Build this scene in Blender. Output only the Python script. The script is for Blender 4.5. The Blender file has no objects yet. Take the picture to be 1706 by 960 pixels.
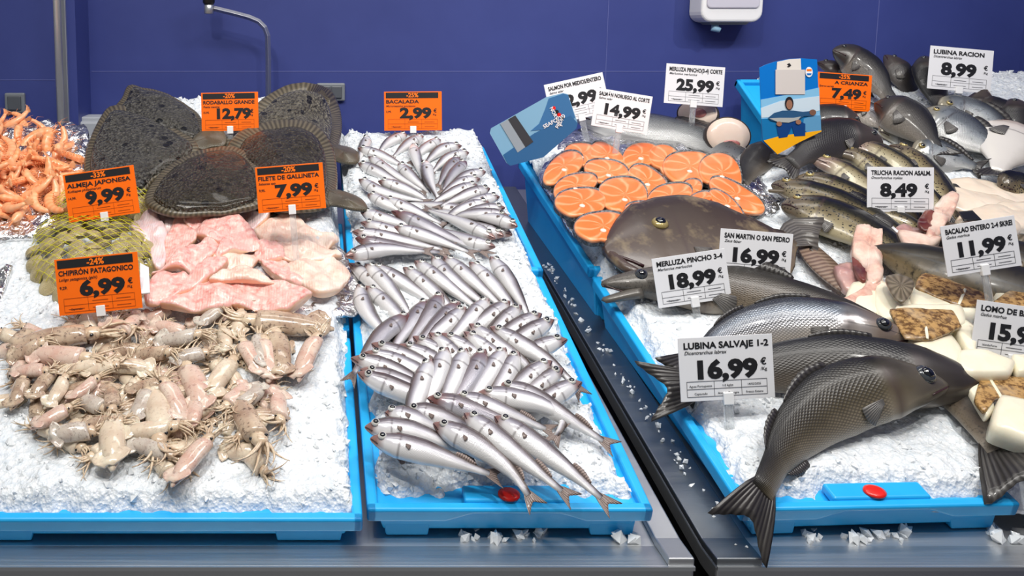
import bpy, math, random
import numpy as np
from mathutils import Vector, Matrix
random.seed(7); np.random.seed(7)
SC = bpy.context.scene
COL = SC.collection
R = math.radians

# ------------------------------------------------------------------ camera, world, lights
F, PPX, PPY, PITCH = 1400.0, 520.0, 215.0, R(6.8)
CAM = Vector((0.0, 0.0, 1.52))
cd = bpy.data.cameras.new('camera'); cam = bpy.data.objects.new('camera', cd); COL.objects.link(cam)
cam.location = CAM; cam.rotation_euler = (R(90) - PITCH, 0, 0)
cd.sensor_fit = 'HORIZONTAL'; cd.sensor_width = 36.0; cd.lens = F / 1706 * 36
cd.shift_x = (853 - PPX) / 1706; cd.shift_y = -(480 - PPY) / 1706
cd.clip_start = 0.05
SC.camera = cam
SC.view_settings.view_transform = 'Standard'; SC.view_settings.look = 'None'
SC.view_settings.gamma = 1.0; SC.view_settings.use_curve_mapping = False
SC.view_settings.exposure = 0.0
w = bpy.data.worlds.new('world'); SC.world = w; w.use_nodes = True
w.node_tree.nodes['Background'].inputs[0].default_value = (0.95, 0.97, 1.0, 1)
w.node_tree.nodes['Background'].inputs[1].default_value = 0.2

def area(name, loc, target, sx, sy, power, col=(1, .97, .93)):
    l = bpy.data.lights.new(name, 'AREA'); l.shape = 'RECTANGLE'; l.size = sx; l.size_y = sy
    l.energy = power; l.color = col
    o = bpy.data.objects.new(name, l); COL.objects.link(o); o.location = loc
    o.rotation_euler = (Vector(target) - Vector(loc)).to_track_quat('-Z', 'Y').to_euler()
    return o
area('ceiling_light', (-0.35, 0.75, 3.1), (-0.1, 1.75, 0.9), 1.3, 0.35, 25)
area('ceiling_light', (1.25, 0.75, 3.1), (1.1, 1.75, 0.9), 1.3, 0.35, 23)
area('ceiling_light', (0.4, 1.9, 3.3), (0.4, 1.9, 0.9), 2.2, 0.3, 13)
def spot(name, loc, target, power, size=60, r=0.05):
    l = bpy.data.lights.new(name, 'SPOT'); l.energy = power; l.spot_size = R(size); l.spot_blend = 0.8
    l.shadow_soft_size = r; l.color = (1, .97, .92)
    o = bpy.data.objects.new(name, l); COL.objects.link(o); o.location = loc
    o.rotation_euler = (Vector(target) - Vector(loc)).to_track_quat('-Z', 'Y').to_euler()
spot('ceiling_spotlight', (-0.5, 0.3, 3.0), (-0.25, 1.7, 0.95), 60)
spot('ceiling_spotlight', (0.55, 0.3, 3.0), (0.35, 1.7, 0.95), 60)
spot('ceiling_spotlight', (1.5, 0.3, 3.0), (1.15, 1.6, 0.95), 48)
spot('ceiling_spotlight', (1.9, 0.9, 3.0), (1.0, 2.5, 1.4), 46, 50, .02)
spot('ceiling_spotlight', (0.35, 0.9, 3.0), (1.2, 2.5, 1.45), 26, 50, .02)

# ------------------------------------------------------------------ tools
def clamp(x, a=0.0, b=1.0): return a if x < a else b if x > b else x
def sstep(a, b, x):
    t = clamp((x - a) / (b - a)); return t * t * (3 - 2 * t)
def interp(x, xs, ys):
    return float(np.interp(x, xs, ys))
TILT = 14.94
SL = math.tan(R(TILT))
def plane_z(y): return 0.8565 + (y - 1.096) * SL
def E(x, y):
    l = interp(y, [1.2, 1.5, 1.75, 1.95, 2.3, 2.45], [0, .03, .055, .085, .20, .21])
    b = interp(y, [1.2, 1.9, 2.3], [0, .03, .06])
    r2 = interp(y, [1.3, 1.8, 2.2], [0, .03, .05])
    r3 = interp(y, [1.3, 1.75, 1.9, 2.35], [0, .03, .06, .185])
    wl = 1 - sstep(0.0, 0.10, x); wr = sstep(0.45, 0.55, x); w3 = sstep(1.02, 1.2, x)
    return wl * l + (1 - wl) * ((1 - wr) * b + wr * ((1 - w3) * r2 + w3 * r3))
def S(x, y): return plane_z(y) + E(x, y)
cp, sp_ = math.cos(PITCH), math.sin(PITCH)
def ray(px, py):
    a = (px - PPX) / F; b = -(py - PPY) / F
    return Vector((a, cp + b * sp_, -sp_ + b * cp))
def at_depth(px, py, y):
    d = ray(px, py); return CAM + d * (y / d.y)
def P(px, py, h=0.0, ymax=2.44):
    d = ray(px, py); d = d / d.y
    y = 0.9; prev = y
    while y < ymax:
        p = CAM + d * y
        if p.z <= S(p.x, y) + h: break
        prev = y; y += 0.02
    else:
        return CAM + d * ymax
    a, b = prev, y
    for _ in range(12):
        m = (a + b) / 2; p = CAM + d * m
        if p.z <= S(p.x, m) + h: b = m
        else: a = m
    return CAM + d * ((a + b) / 2)
def surf_n(x, y):
    e = 0.02
    dx = (S(x + e, y) - S(x - e, y)) / (2 * e); dy = (S(x, y + e) - S(x, y - e)) / (2 * e)
    return Vector((-dx, -dy, 1)).normalized()

def mesh(name, vs, fs, mats, uvs=None, smooth=True, fm=None):
    me = bpy.data.meshes.new(name)
    me.from_pydata([tuple(v) for v in vs], [], fs)
    for m in (mats if isinstance(mats, (list, tuple)) else [mats]): me.materials.append(m)
    if fm: me.polygons.foreach_set('material_index', fm)
    if uvs:
        uvl = me.uv_layers.new(name='UVMap')
        idx = np.zeros(len(me.loops), dtype=np.int32); me.loops.foreach_get('vertex_index', idx)
        arr = np.array([tuple(u) for u in uvs], dtype=np.float32)[idx]
        uvl.data.foreach_set('uv', arr.ravel())
    if smooth: me.polygons.foreach_set('use_smooth', [True] * len(me.polygons))
    me.update()
    return me
def link(name, me, parent=None, loc=None):
    o = bpy.data.objects.new(name, me); COL.objects.link(o)
    if parent is not None: o.parent = parent
    if loc is not None: o.location = loc
    return o
def tag(o, label=None, cat=None, group=None, kind=None):
    if label: o['label'] = label
    if cat: o['category'] = cat
    if group: o['group'] = group
    if kind: o['kind'] = kind
    return o
def empty(name, loc, label, cat, group=None):
    o = bpy.data.objects.new(name, None); COL.objects.link(o); o.location = loc
    o.empty_display_size = 0.02
    return tag(o, label, cat, group)
class MB:
    def __init__(s): s.v = []; s.f = []; s.uv = []
    def add(s, vs, fs, uvs=None):
        n = len(s.v); s.v += [Vector(v) for v in vs]; s.f += [tuple(i + n for i in f) for f in fs]
        s.uv += list(uvs) if uvs else [(0, 0)] * len(vs)
        return s
    def box(s, a, b, M=None):
        x0, y0, z0 = a; x1, y1, z1 = b
        vs = [Vector(p) for p in ((x0,y0,z0),(x1,y0,z0),(x1,y1,z0),(x0,y1,z0),(x0,y0,z1),(x1,y0,z1),(x1,y1,z1),(x0,y1,z1))]
        if M is not None: vs = [M @ v for v in vs]
        return s.add(vs, [(0,3,2,1),(4,5,6,7),(0,1,5,4),(1,2,6,5),(2,3,7,6),(3,0,4,7)])
    def tube(s, pts, rad, n=8, flat=1.0, cap=True):
        pts = [Vector(p) for p in pts]; N = len(pts)
        rad = rad if isinstance(rad, (list, tuple)) else [rad] * N
        vs = []; fs = []; up = Vector((0, 0, 1)); prev = None
        for i, p in enumerate(pts):
            t = (pts[min(i + 1, N - 1)] - pts[max(i - 1, 0)]).normalized()
            if prev is None:
                a = t.cross(up)
                if a.length < 1e-3: a = t.cross(Vector((1, 0, 0)))
                a.normalize()
            else:
                a = (prev - t * prev.dot(t)).normalized()
            prev = a; b = a.cross(t)
            for k in range(n):
                an = 2 * math.pi * k / n
                vs.append(p + (a * math.cos(an) + b * math.sin(an) * flat) * rad[i])
        for i in range(N - 1):
            for k in range(n):
                fs.append((i*n+k, i*n+(k+1)%n, (i+1)*n+(k+1)%n, (i+1)*n+k))
        if cap:
            fs.append(tuple(range(n))[::-1]); fs.append(tuple((N-1)*n+k for k in range(n)))
        return s.add(vs, fs)
    def lathe(s, prof, n=16, M=None):
        vs = []; fs = []
        for r, z in prof:
            for k in range(n):
                a = 2*math.pi*k/n; v = Vector((r*math.cos(a), r*math.sin(a), z)); vs.append(M @ v if M is not None else v)
        m = len(prof)
        for i in range(m-1):
            for k in range(n): fs.append((i*n+k, i*n+(k+1)%n, (i+1)*n+(k+1)%n, (i+1)*n+k))
        fs.append(tuple(range(n))[::-1]); fs.append(tuple((m-1)*n+k for k in range(n)))
        return s.add(vs, fs)
    def prism(s, poly, y0, y1, M=None):
        """polygon in x,z extruded along y"""
        n = len(poly)
        vs = [Vector((x, y0, z)) for x, z in poly] + [Vector((x, y1, z)) for x, z in poly]
        if M is not None: vs = [M @ v for v in vs]
        fs = [tuple(range(n)), tuple(range(2*n-1, n-1, -1))] + [(i, n+i, n+(i+1)%n, (i+1)%n) for i in range(n)]
        return s.add(vs, fs)
    def build(s, name, mat, parent=None, loc=None, smooth=False, off=None, bevel=0, seg=2):
        vs = s.v if off is None else [v - off for v in s.v]
        o = link(name, mesh(name, vs, s.f, mat, s.uv, smooth), parent, loc)
        if bevel:
            md = o.modifiers.new('bevel', 'BEVEL'); md.width = bevel; md.segments = seg; md.limit_method = 'ANGLE'; md.angle_limit = R(30)
        return o
ORD = ['first','second','third','fourth','fifth','sixth','seventh','eighth','ninth','tenth','eleventh','twelfth','thirteenth','fourteenth','fifteenth','sixteenth','seventeenth','eighteenth','nineteenth','twentieth']
ORD += ['twenty-' + o for o in ORD[:9]] + ['thirtieth'] + ['thirty-' + o for o in ORD[:9]]

# ------------------------------------------------------------------ materials
class NT:
    def __init__(s, name):
        s.m = bpy.data.materials.new(name); s.m.use_nodes = True
        s.t = s.m.node_tree; s.b = s.t.nodes['Principled BSDF']
    def n(s, typ, **kw):
        nd = s.t.nodes.new(typ)
        for k, v in kw.items():
            if k in nd.inputs.keys(): s.set(nd.inputs[k], v)
            else: setattr(nd, k, v)
        return nd
    def set(s, sock, v):
        if isinstance(v, bpy.types.NodeSocket): s.t.links.new(v, sock)
        else: sock.default_value = v
    def inp(s, name, v): s.set(s.b.inputs[name], v)
    def math(s, op, a, b=0.0, c=None, cl=False):
        nd = s.t.nodes.new('ShaderNodeMath'); nd.operation = op; nd.use_clamp = cl
        s.set(nd.inputs[0], a); s.set(nd.inputs[1], b)
        if c is not None: s.set(nd.inputs[2], c)
        return nd.outputs[0]
    def mix(s, f, a, b, mode='MIX'):
        nd = s.t.nodes.new('ShaderNodeMix'); nd.data_type = 'RGBA'; nd.blend_type = mode
        s.set(nd.inputs[0], f); s.set(nd.inputs[6], a); s.set(nd.inputs[7], b)
        return nd.outputs[2]
    def ramp(s, f, stops, interp='LINEAR'):
        nd = s.t.nodes.new('ShaderNodeValToRGB'); cr = nd.color_ramp; cr.interpolation = interp
        while len(cr.elements) < len(stops): cr.elements.new(0.5)
        for e, (p, c) in zip(cr.elements, stops): e.position = p; e.color = c4(c)
        s.set(nd.inputs[0], f); return nd.outputs[0]
    def noise(s, scale, detail=3, rough=.55, vec=None, dist=0):
        nd = s.t.nodes.new('ShaderNodeTexNoise'); nd.inputs['Scale'].default_value = scale
        nd.inputs['Detail'].default_value = detail; nd.inputs['Roughness'].default_value = rough; nd.inputs['Distortion'].default_value = dist
        s.set(nd.inputs['Vector'], vec if vec is not None else s.obj())
        return nd.outputs[0]
    def vor(s, scale, vec=None, feature='F1', out=0):
        nd = s.t.nodes.new('ShaderNodeTexVoronoi'); nd.feature = feature; nd.inputs['Scale'].default_value = scale
        s.set(nd.inputs['Vector'], vec if vec is not None else s.obj()); return nd.outputs[out]
    def obj(s):
        if not hasattr(s, '_o'): s._o = s.t.nodes.new('ShaderNodeTexCoord')
        return s._o.outputs['Object']
    def uv(s):
        s.obj(); return s._o.outputs['UV']
    def sep(s, v):
        nd = s.t.nodes.new('ShaderNodeSeparateXYZ'); s.set(nd.inputs[0], v); return nd.outputs
    def rnd(s):
        return s.t.nodes.new('ShaderNodeObjectInfo').outputs['Random']
    def bump(s, h, strength=.4, dist=.002):
        nd = s.t.nodes.new('ShaderNodeBump'); nd.inputs['Strength'].default_value = strength; nd.inputs['Distance'].default_value = dist
        s.set(nd.inputs['Height'], h); s.inp('Normal', nd.outputs[0])
def c4(c): return (c[0], c[1], c[2], 1.0)
def lin(r, g, b):
    f = lambda u: u/12.92 if u <= .04045 else ((u+.055)/1.055)**2.4
    return tuple(f(x/255) for x in (r, g, b))
def plain(name, col, rough=.5, metal=0, coat=0, trans=0, ior=1.45):
    t = NT(name); t.inp('Base Color', c4(col)); t.inp('Roughness', rough); t.inp('Metallic', metal); t.inp('Coat Weight', coat)
    t.inp('Transmission Weight', trans); t.inp('IOR', ior); return t.m

def m_wall():
    t = NT('blue_laminate'); n = t.noise(9, 4); n2 = t.noise(900, 1)
    c = t.mix(n, c4(lin(50, 61, 124)), c4(lin(62, 74, 140))); t.inp('Base Color', t.mix(t.math('MULTIPLY', n2, .25), c, c4(lin(66, 74, 142))))
    t.inp('Roughness', .42); t.bump(n2, .08, .0006); return t.m
def m_ice():
    t = NT('crushed_ice'); v = t.vor(95); v2 = t.vor(240); n = t.noise(35, 5, .65); n2 = t.noise(6, 3)
    f = t.math('MULTIPLY', v, .8)
    c = t.mix(f, c4((.85, .87, .89)), c4((.54, .62, .69)))
    c = t.mix(t.math('MULTIPLY', n2, .35), c, c4((.84, .85, .865)))
    t.inp('Base Color', c); t.inp('Roughness', .3)
    h = t.math('ADD', t.math('MULTIPLY', n, 1.2), t.math('ADD', t.math('MULTIPLY', v, .9), t.math('MULTIPLY', v2, .35)))
    t.bump(h, .8, .0045)
    t.inp('Subsurface Weight', .25); t.inp('Subsurface Radius', (.02, .022, .025)); t.inp('Subsurface Scale', .4)
    return t.m
def m_icechunk():
    t = NT('clear_ice'); t.inp('Base Color', c4((.93, .96, .98))); t.inp('Roughness', .15); t.inp('Transmission Weight', .22); t.inp('IOR', 1.31)
    t.bump(t.noise(120, 3), .3, .002); return t.m
def m_blue():
    t = NT('blue_plastic'); n = t.noise(14, 4)
    t.inp('Base Color', t.mix(n, c4(lin(16, 156, 226)), c4(lin(44, 180, 242)))); t.inp('Roughness', .34)
    t.bump(t.noise(160, 2), .08, .001); return t.m
def m_steel(name='brushed_steel', col=(.66, .67, .68), rough=.4):
    t = NT(name); nd = t.t.nodes.new('ShaderNodeMapping'); t.set(nd.inputs[0], t.obj()); nd.inputs['Scale'].default_value = (4, 260, 260)
    n = t.noise(1.0, 3, .6, nd.outputs[0]); n2 = t.noise(7, 3)
    t.inp('Base Color', t.mix(t.math('MULTIPLY', n2, .5), c4(col), c4(tuple(x*.78 for x in col)))); t.inp('Metallic', 1)
    t.inp('Roughness', t.math('MULTIPLY_ADD', n, .2, rough-.08)); t.bump(n, .05, .0005); return t.m
def m_foil():
    t = NT('aluminium_foil'); t.inp('Base Color', c4((.86, .86, .87))); t.inp('Metallic', 1); t.inp('Roughness', .2)
    v = t.vor(45, feature='F2'); n = t.noise(60, 4, .6, None, .6); t.bump(t.math('ADD', v, n), .9, .006); return t.m

def fishmat(name, stops, head=None, hu=.2, spots=None, scale=None, sc_mix=.35, rough=.27, metal=.25, gill=None, gw=70.0, sheen_noise=25, lateral=None, coat=.35, bumpd=.0012):
    """colour runs from belly (v=0) to back (v=1); head tints the first part; spots and scales are the skin's own marks"""
    t = NT(name); u, v, _ = t.sep(t.uv()); n = t.noise(sheen_noise, 3)
    vv = t.math('ADD', v, t.math('MULTIPLY', t.math('SUBTRACT', n, .5), .16))
    c = t.ramp(vv, stops)
    if head:
        fu = t.math('MULTIPLY', t.math('SUBTRACT', 1.0, t.math('DIVIDE', t.math('ADD', u, t.math('MULTIPLY', t.math('SUBTRACT', n, .5), .1)), hu)), 1.8, cl=True)
        c = t.mix(fu, c, c4(head))
    if spots:
        sc, thr, colr, vmin, mode = spots
        if mode == 'v': s = t.math('LESS_THAN', t.vor(sc), thr)
        else: s = t.math('MULTIPLY', t.math('SUBTRACT', t.noise(sc, 4, .7), thr), 6.0, cl=True)
        s = t.math('MULTIPLY', s, t.math('MULTIPLY', t.math('SUBTRACT', v, vmin), 6.0, cl=True))
        c = t.mix(s, c, c4(colr))
    if lateral:
        s = t.math('LESS_THAN', t.math('ABSOLUTE', t.math('SUBTRACT', v, lateral)), .012); c = t.mix(t.math('MULTIPLY', s, .6), c, c4((.04, .04, .04)))
    if gill:
        s = t.math('SUBTRACT', 1.0, t.math('MULTIPLY', t.math('ABSOLUTE', t.math('SUBTRACT', u, gill)), gw), cl=True)
        s = t.math('MULTIPLY', s, t.math('MULTIPLY', t.math('SUBTRACT', .74, v), 8.0, cl=True)); c = t.mix(t.math('MULTIPLY', s, .6), c, c4((.05, .03, .03)))
    h = n
    if scale:
        a, b = t.math('MULTIPLY', u, scale[0]), t.math('MULTIPLY', v, scale[1])
        s1 = t.math('SINE', t.math('MULTIPLY', t.math('ADD', a, b), math.pi)); s2 = t.math('SINE', t.math('MULTIPLY', t.math('SUBTRACT', a, b), math.pi))
        sc_ = t.math('ABSOLUTE', t.math('MULTIPLY', s1, s2))
        msk = t.math('MULTIPLY', t.math('SUBTRACT', u, .22), 30.0, cl=True)
        f = t.math('MULTIPLY', t.math('MULTIPLY', t.math('SUBTRACT', 1.0, sc_), sc_mix), msk)
        c = t.mix(f, c, t.mix(.8, c, c4((.01, .01, .012))))
        h = t.math('ADD', t.math('MULTIPLY', t.math('MULTIPLY', sc_, msk), .55), t.math('MULTIPLY', n, .6))
    t.inp('Base Color', c); t.inp('Roughness', rough); t.inp('Metallic', metal); t.inp('Coat Weight', coat); t.inp('Coat Roughness', .12)
    t.bump(h, .5, bumpd); return t.m
def m_fin(name, a, b, rays=14):
    t = NT(name); u, v, _ = t.sep(t.uv())
    s = t.math('MULTIPLY_ADD', t.math('SINE', t.math('MULTIPLY', u, rays * 6.283)), .5, .5)
    n = t.noise(50, 3)
    t.inp('Base Color', t.mix(t.math('MULTIPLY_ADD', s, .6, t.math('MULTIPLY', n, .3)), c4(a), c4(b))); t.inp('Roughness', .35); t.inp('Coat Weight', .2)
    t.bump(s, .5, .0012); return t.m
def m_flesh(name, a, b, c_, sc=30, rough=.32, lines=None, coat=.3):
    t = NT(name); n = t.noise(sc, 4, .6); n2 = t.noise(sc*.25, 2)
    col = t.mix(t.math('MULTIPLY', t.math('SUBTRACT', n, .3), 2.5, cl=True), c4(a), c4(b)); col = t.mix(t.math('MULTIPLY', t.math('SUBTRACT', n2, .42), 3.5, cl=True), col, c4(c_))
    h = n
    if lines:
        wv = t.n('ShaderNodeTexWave'); wv.inputs['Scale'].default_value = lines; wv.inputs['Distortion'].default_value = 5; t.set(wv.inputs['Vector'], t.obj())
        h = t.math('ADD', n, t.math('MULTIPLY', wv.outputs[1], .6))
    t.inp('Base Color', col); t.inp('Roughness', rough); t.inp('Coat Weight', coat); t.inp('Subsurface Weight', .15); t.inp('Subsurface Radius', (.02, .008, .006)); t.inp('Subsurface Scale', .3)
    t.bump(h, .35, .0015); return t.m
def m_salmon():
    t = NT('salmon_flesh'); u, v, _ = t.sep(t.uv())
    # muscle seams: curved white lines running out from the middle of the steak
    n = t.noise(40, 2)
    ph = t.math('ADD', t.math('MULTIPLY', t.math('ABSOLUTE', t.math('SUBTRACT', u, .5)), 46.0), t.math('MULTIPLY', v, 5.5))
    ph = t.math('ADD', ph, t.math('MULTIPLY', n, 1.6))
    s = t.math('POWER', t.math('MULTIPLY_ADD', t.math('SINE', ph), .5, .5), 7.0)
    edge = t.math('MULTIPLY', t.math('SUBTRACT', v, .9), 12.0, cl=True)
    base = t.mix(t.noise(18, 3), c4(lin(236, 104, 36)), c4(lin(246, 134, 62)))
    c = t.mix(t.math('MULTIPLY', s, .4), base, c4(lin(255, 205, 160)))
    c = t.mix(t.math('MULTIPLY', edge, .35), c, c4(lin(250, 190, 140)))
    t.inp('Base Color', c); t.inp('Roughness', .28); t.inp('Coat Weight', .3); t.inp('Subsurface Weight', .1); t.inp('Subsurface Radius', (.02, .008, .004)); t.inp('Subsurface Scale', .3)
    t.bump(t.math('ADD', s, n), .25, .001); return t.m

M = {}
M['wall'] = m_wall(); M['ice'] = m_ice(); M['chunk'] = m_icechunk(); M['blue'] = m_blue(); M['steel'] = m_steel(); M['foil'] = m_foil()
M['darksteel'] = m_steel('dark_steel', (.30, .32, .34), .38)
M['alu'] = plain('anodised_aluminium', (.62, .64, .66), .35, .9)
M['seam'] = plain('panel_joint', lin(92, 100, 160), .5)
M['black'] = plain('black_plastic', (.012, .012, .013), .35)
M['gap'] = plain('black_rubber', (.004, .004, .005), .7)
M['greyplastic'] = plain('grey_plastic', lin(84, 88, 94), .4); M['greylight'] = plain('light_grey_plastic', lin(120, 125, 130), .4)
M['boxgrey'] = plain('pale_grey_box', lin(170, 174, 180), .5)
M['white'] = plain('white_card', (.80, .80, .82), .35, 0, .2); M['whitepl'] = plain('white_plastic', (.85, .85, .85), .3)
M['orange'] = plain('orange_card', lin(255, 112, 5), .4, 0, .1)
M['ink'] = plain('black_ink', (.012, .012, .014), .5); M['inkgrey'] = plain('grey_ink', (.10, .10, .11), .5); M['orangeink'] = plain('orange_ink', lin(255, 122, 10), .5)
M['faintorange'] = plain('dark_orange_ink', lin(150, 70, 10), .5)
M['clear'] = plain('clear_plastic', (.93, .95, .96), .08, 0, 0, .85, 1.3)
M['red'] = plain('red_plastic', lin(222, 34, 24), .3, 0, .3)
M['eyewhite'] = plain('silver_iris', (.62, .61, .57), .2, .3, .8); M['eyegold'] = plain('gold_iris', lin(168, 150, 96), .2, .3, .8)
M['eyegrey'] = plain('grey_iris', (.05, .055, .06), .15, .2, .9); M['pupil'] = plain('pupil', (.004, .005, .007), .08, 0, 1)
M['mouth'] = plain('dark_mouth', lin(50, 24, 26), .4, 0, .3)
W_ = (.78, .79, .80)
M['whiting'] = fishmat('whiting_skin', [(0, (.80, .79, .78)), (.38, (.72, .71, .72)), (.52, (.46, .45, .50)), (.61, (.25, .23, .255)), (.71, (.105, .08, .075)), (1, (.045, .032, .028))], head=(.27, .155, .14), hu=.12, gill=.225, rough=.22, metal=.2, scale=(70, 22), sc_mix=.10, bumpd=.0006)
M['whiting_dark'] = fishmat('whiting_dark_skin', [(0, (.70, .69, .70)), (.3, (.46, .45, .50)), (.5, (.26, .24, .28)), (.7, (.15, .115, .11)), (1, (.07, .05, .045))], head=(.20, .09, .085), hu=.2, gill=.225, rough=.22, metal=.3, scale=(70, 22), sc_mix=.12, bumpd=.0006)
M['whiting_fin'] = m_fin('whiting_fin', (.07, .055, .05), (.36, .27, .24), 9)
M['bass'] = fishmat('bass_skin', [(0, (.52, .47, .39)), (.25, (.27, .225, .16)), (.44, (.10, .08, .046)), (.6, (.036, .028, .015)), (.78, (.012, .010, .007)), (1, (.007, .006, .005))], head=(.085, .072, .055), hu=.22, gill=.205, gw=34.0, scale=(56, 26), sc_mix=.75, rough=.36, metal=.1, coat=.12, bumpd=.0012)
M['bass_silver'] = fishmat('silver_bass_skin', [(0, (.62, .55, .48)), (.35, (.52, .47, .42)), (.5, (.36, .36, .38)), (.66, (.20, .23, .28)), (.8, (.05, .055, .07)), (1, (.012, .012, .015))], head=(.22, .17, .14), hu=.24, gill=.205, gw=30.0, scale=(62, 28), sc_mix=.6, rough=.2, metal=.35, coat=.25, lateral=.52, bumpd=.0012)
M['bass_grey'] = fishmat('grey_bass_skin', [(0, (.36, .32, .27)), (.28, (.15, .125, .10)), (.48, (.048, .041, .034)), (.7, (.014, .013, .013)), (1, (.008, .008, .009))], head=(.036, .030, .026), hu=.25, gill=.21, gw=34.0, scale=(56, 28), sc_mix=.6, rough=.36, metal=.1, coat=.12, bumpd=.0012)
M['bass_dark'] = fishmat('dark_bass_skin', [(0, (.12, .105, .095)), (.3, (.04, .035, .033)), (.6, (.014, .0125, .0125)), (1, (.008, .008, .009))], head=(.05, .038, .034), hu=.25, gill=.21, scale=(52, 26), sc_mix=.4, rough=.36, metal=.08, coat=.1, bumpd=.001)
M['bass_fin'] = m_fin('bass_fin', (.012, .010, .010), (.055, .050, .046), 11); M['pale_fin'] = m_fin('pale_grey_fin', (.06, .055, .05), (.17, .16, .15), 8)
M['hake'] = fishmat('hake_skin', [(0, (.46, .40, .33)), (.28, (.20, .16, .115)), (.5, (.075, .055, .038)), (.72, (.022, .019, .015)), (1, (.010, .010, .010))], head=(.10, .09, .078), hu=.2, gill=.215, gw=40.0, spots=(260, .52, (.02, .016, .012), .1, 'n'), scale=(90, 40), sc_mix=.3, rough=.32, metal=.06, coat=.15, bumpd=.0008)
M['dory'] = fishmat('john_dory_skin', [(0, (.17, .135, .105)), (.4, (.085, .060, .047)), (.7, (.046, .031, .026)), (1, (.028, .019, .016))], head=(.065, .042, .035), hu=.2, gill=.33, spots=(13, .5, (.20, .15, .09), -.3, 'n'), rough=.34, metal=.0, coat=.15)
M['dory_fin'] = m_fin('john_dory_fin', (.10, .055, .04), (.36, .26, .19), 16); M['dory_tail'] = m_fin('john_dory_tail', (.045, .04, .036), (.17, .155, .14), 10)
M['trout'] = fishmat('trout_skin', [(0, (.44, .39, .26)), (.28, (.30, .25, .14)), (.44, (.13, .10, .05)), (.55, (.024, .022, .013)), (.68, (.007, .007, .006)), (1, (.004, .004, .004))], head=(.12, .095, .065), hu=.2, gill=.21, spots=(170, .30, (.010, .009, .007), .1, 'v'), rough=.24, metal=.03, coat=.25)
M['trout_pale'] = fishmat('pale_trout_skin', [(0, (.60, .54, .42)), (.34, (.46, .41, .28)), (.48, (.22, .18, .10)), (.58, (.022, .021, .013)), (1, (.004, .004, .004))], head=(.24, .17, .14), hu=.2, gill=.21, spots=(170, .22, (.012, .010, .008), .2, 'v'), rough=.17, metal=.08)
M['bream'] = fishmat('bream_skin', [(0, (.66, .65, .62)), (.38, (.44, .45, .45)), (.56, (.23, .255, .28)), (.76, (.075, .085, .10)), (1, (.02, .022, .026))], head=(.32, .29, .22), hu=.18, gill=.25, spots=(60, .55, (.07, .08, .09), .3, 'n'), scale=(60, 34), sc_mix=.5, rough=.18, metal=.3, coat=.25, bumpd=.0012)
M['pale'] = fishmat('pale_fish_skin', [(0, (.80, .77, .72)), (.6, (.72, .68, .63)), (.85, (.42, .38, .33)), (1, (.22, .2, .17))], head=(.62, .52, .46), hu=.3, gill=.3, rough=.26, metal=.1)
M['salmon'] = fishmat('salmon_skin', [(0, (.68, .68, .67)), (.36, (.40, .41, .41)), (.54, (.19, .20, .205)), (.74, (.055, .06, .066)), (1, (.015, .017, .02))], spots=(120, .22, (.012, .013, .015), .45, 'v'), scale=(84, 36), sc_mix=.75, rough=.2, metal=.3, coat=.25)
M['cod'] = fishmat('cod_skin', [(0, (.40, .33, .22)), (.28, (.16, .12, .06)), (.45, (.045, .034, .018)), (.7, (.014, .012, .008)), (1, (.006, .006, .005))], spots=(70, .5, (.012, .010, .007), -.1, 'n'), rough=.38, metal=.0, coat=.1, lateral=.5)
M['cod_fin'] = m_fin('cod_fin', (.07, .055, .03), (.25, .20, .14), 12)
M['codflesh'] = m_flesh('cod_collar_flesh', lin(232, 198, 178), lin(200, 138, 122), lin(240, 226, 210), 60)
M['darkred'] = m_flesh('gill_cavity', lin(96, 34, 30), lin(54, 20, 20), lin(140, 80, 66), 60)
M['loin'] = m_flesh('cod_loin_flesh', lin(240, 234, 212), lin(228, 218, 186), lin(246, 240, 226), 14, .4)
M['whitefillet'] = m_flesh('white_fillet_flesh', lin(238, 222, 202), lin(226, 206, 182), lin(244, 236, 226), 10, .3)
M['hakeflesh'] = m_flesh('hake_flesh', lin(226, 206, 190), lin(216, 192, 176), lin(234, 220, 206), 16, .35)
M['redspot'] = m_flesh('bloody_flesh', lin(190, 104, 100), lin(216, 156, 148), lin(160, 74, 74), 60, .3)
M['bone'] = plain('bone', lin(250, 226, 206), .4); M['salmonflesh'] = m_salmon()
M['redfish'] = m_flesh('redfish_pink_skin', lin(248, 214, 204), lin(220, 128, 118), lin(242, 190, 180), 90, .3, 60)
M['redfish_pale'] = m_flesh('redfish_pale_flesh', lin(238, 216, 200), lin(224, 176, 158), lin(240, 222, 208), 90, .3, 60)
M['redfish_lilac'] = m_flesh('redfish_lilac_flesh', lin(222, 206, 210), lin(228, 182, 178), lin(236, 216, 212), 90, .3, 60)
M['redfish_edge'] = m_flesh('redfish_cut_edge', lin(238, 190, 150), lin(240, 168, 138), lin(248, 220, 192), 40)
def m_codskin():
    t = NT('cod_loin_skin'); n = t.noise(95, 3, .7); n2 = t.noise(20, 2)
    c = t.mix(t.math('MULTIPLY', t.math('SUBTRACT', n, .42), 7, cl=True), c4(lin(98, 68, 34)), c4(lin(180, 142, 88)))
    t.inp('Base Color', t.mix(t.math('MULTIPLY', t.math('SUBTRACT', n2, .5), 4, cl=True), c, c4(lin(196, 172, 140)))); t.inp('Roughness', .3); t.inp('Coat Weight', .2); t.bump(n, .3, .001); return t.m
M['codskin'] = m_codskin()
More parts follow.
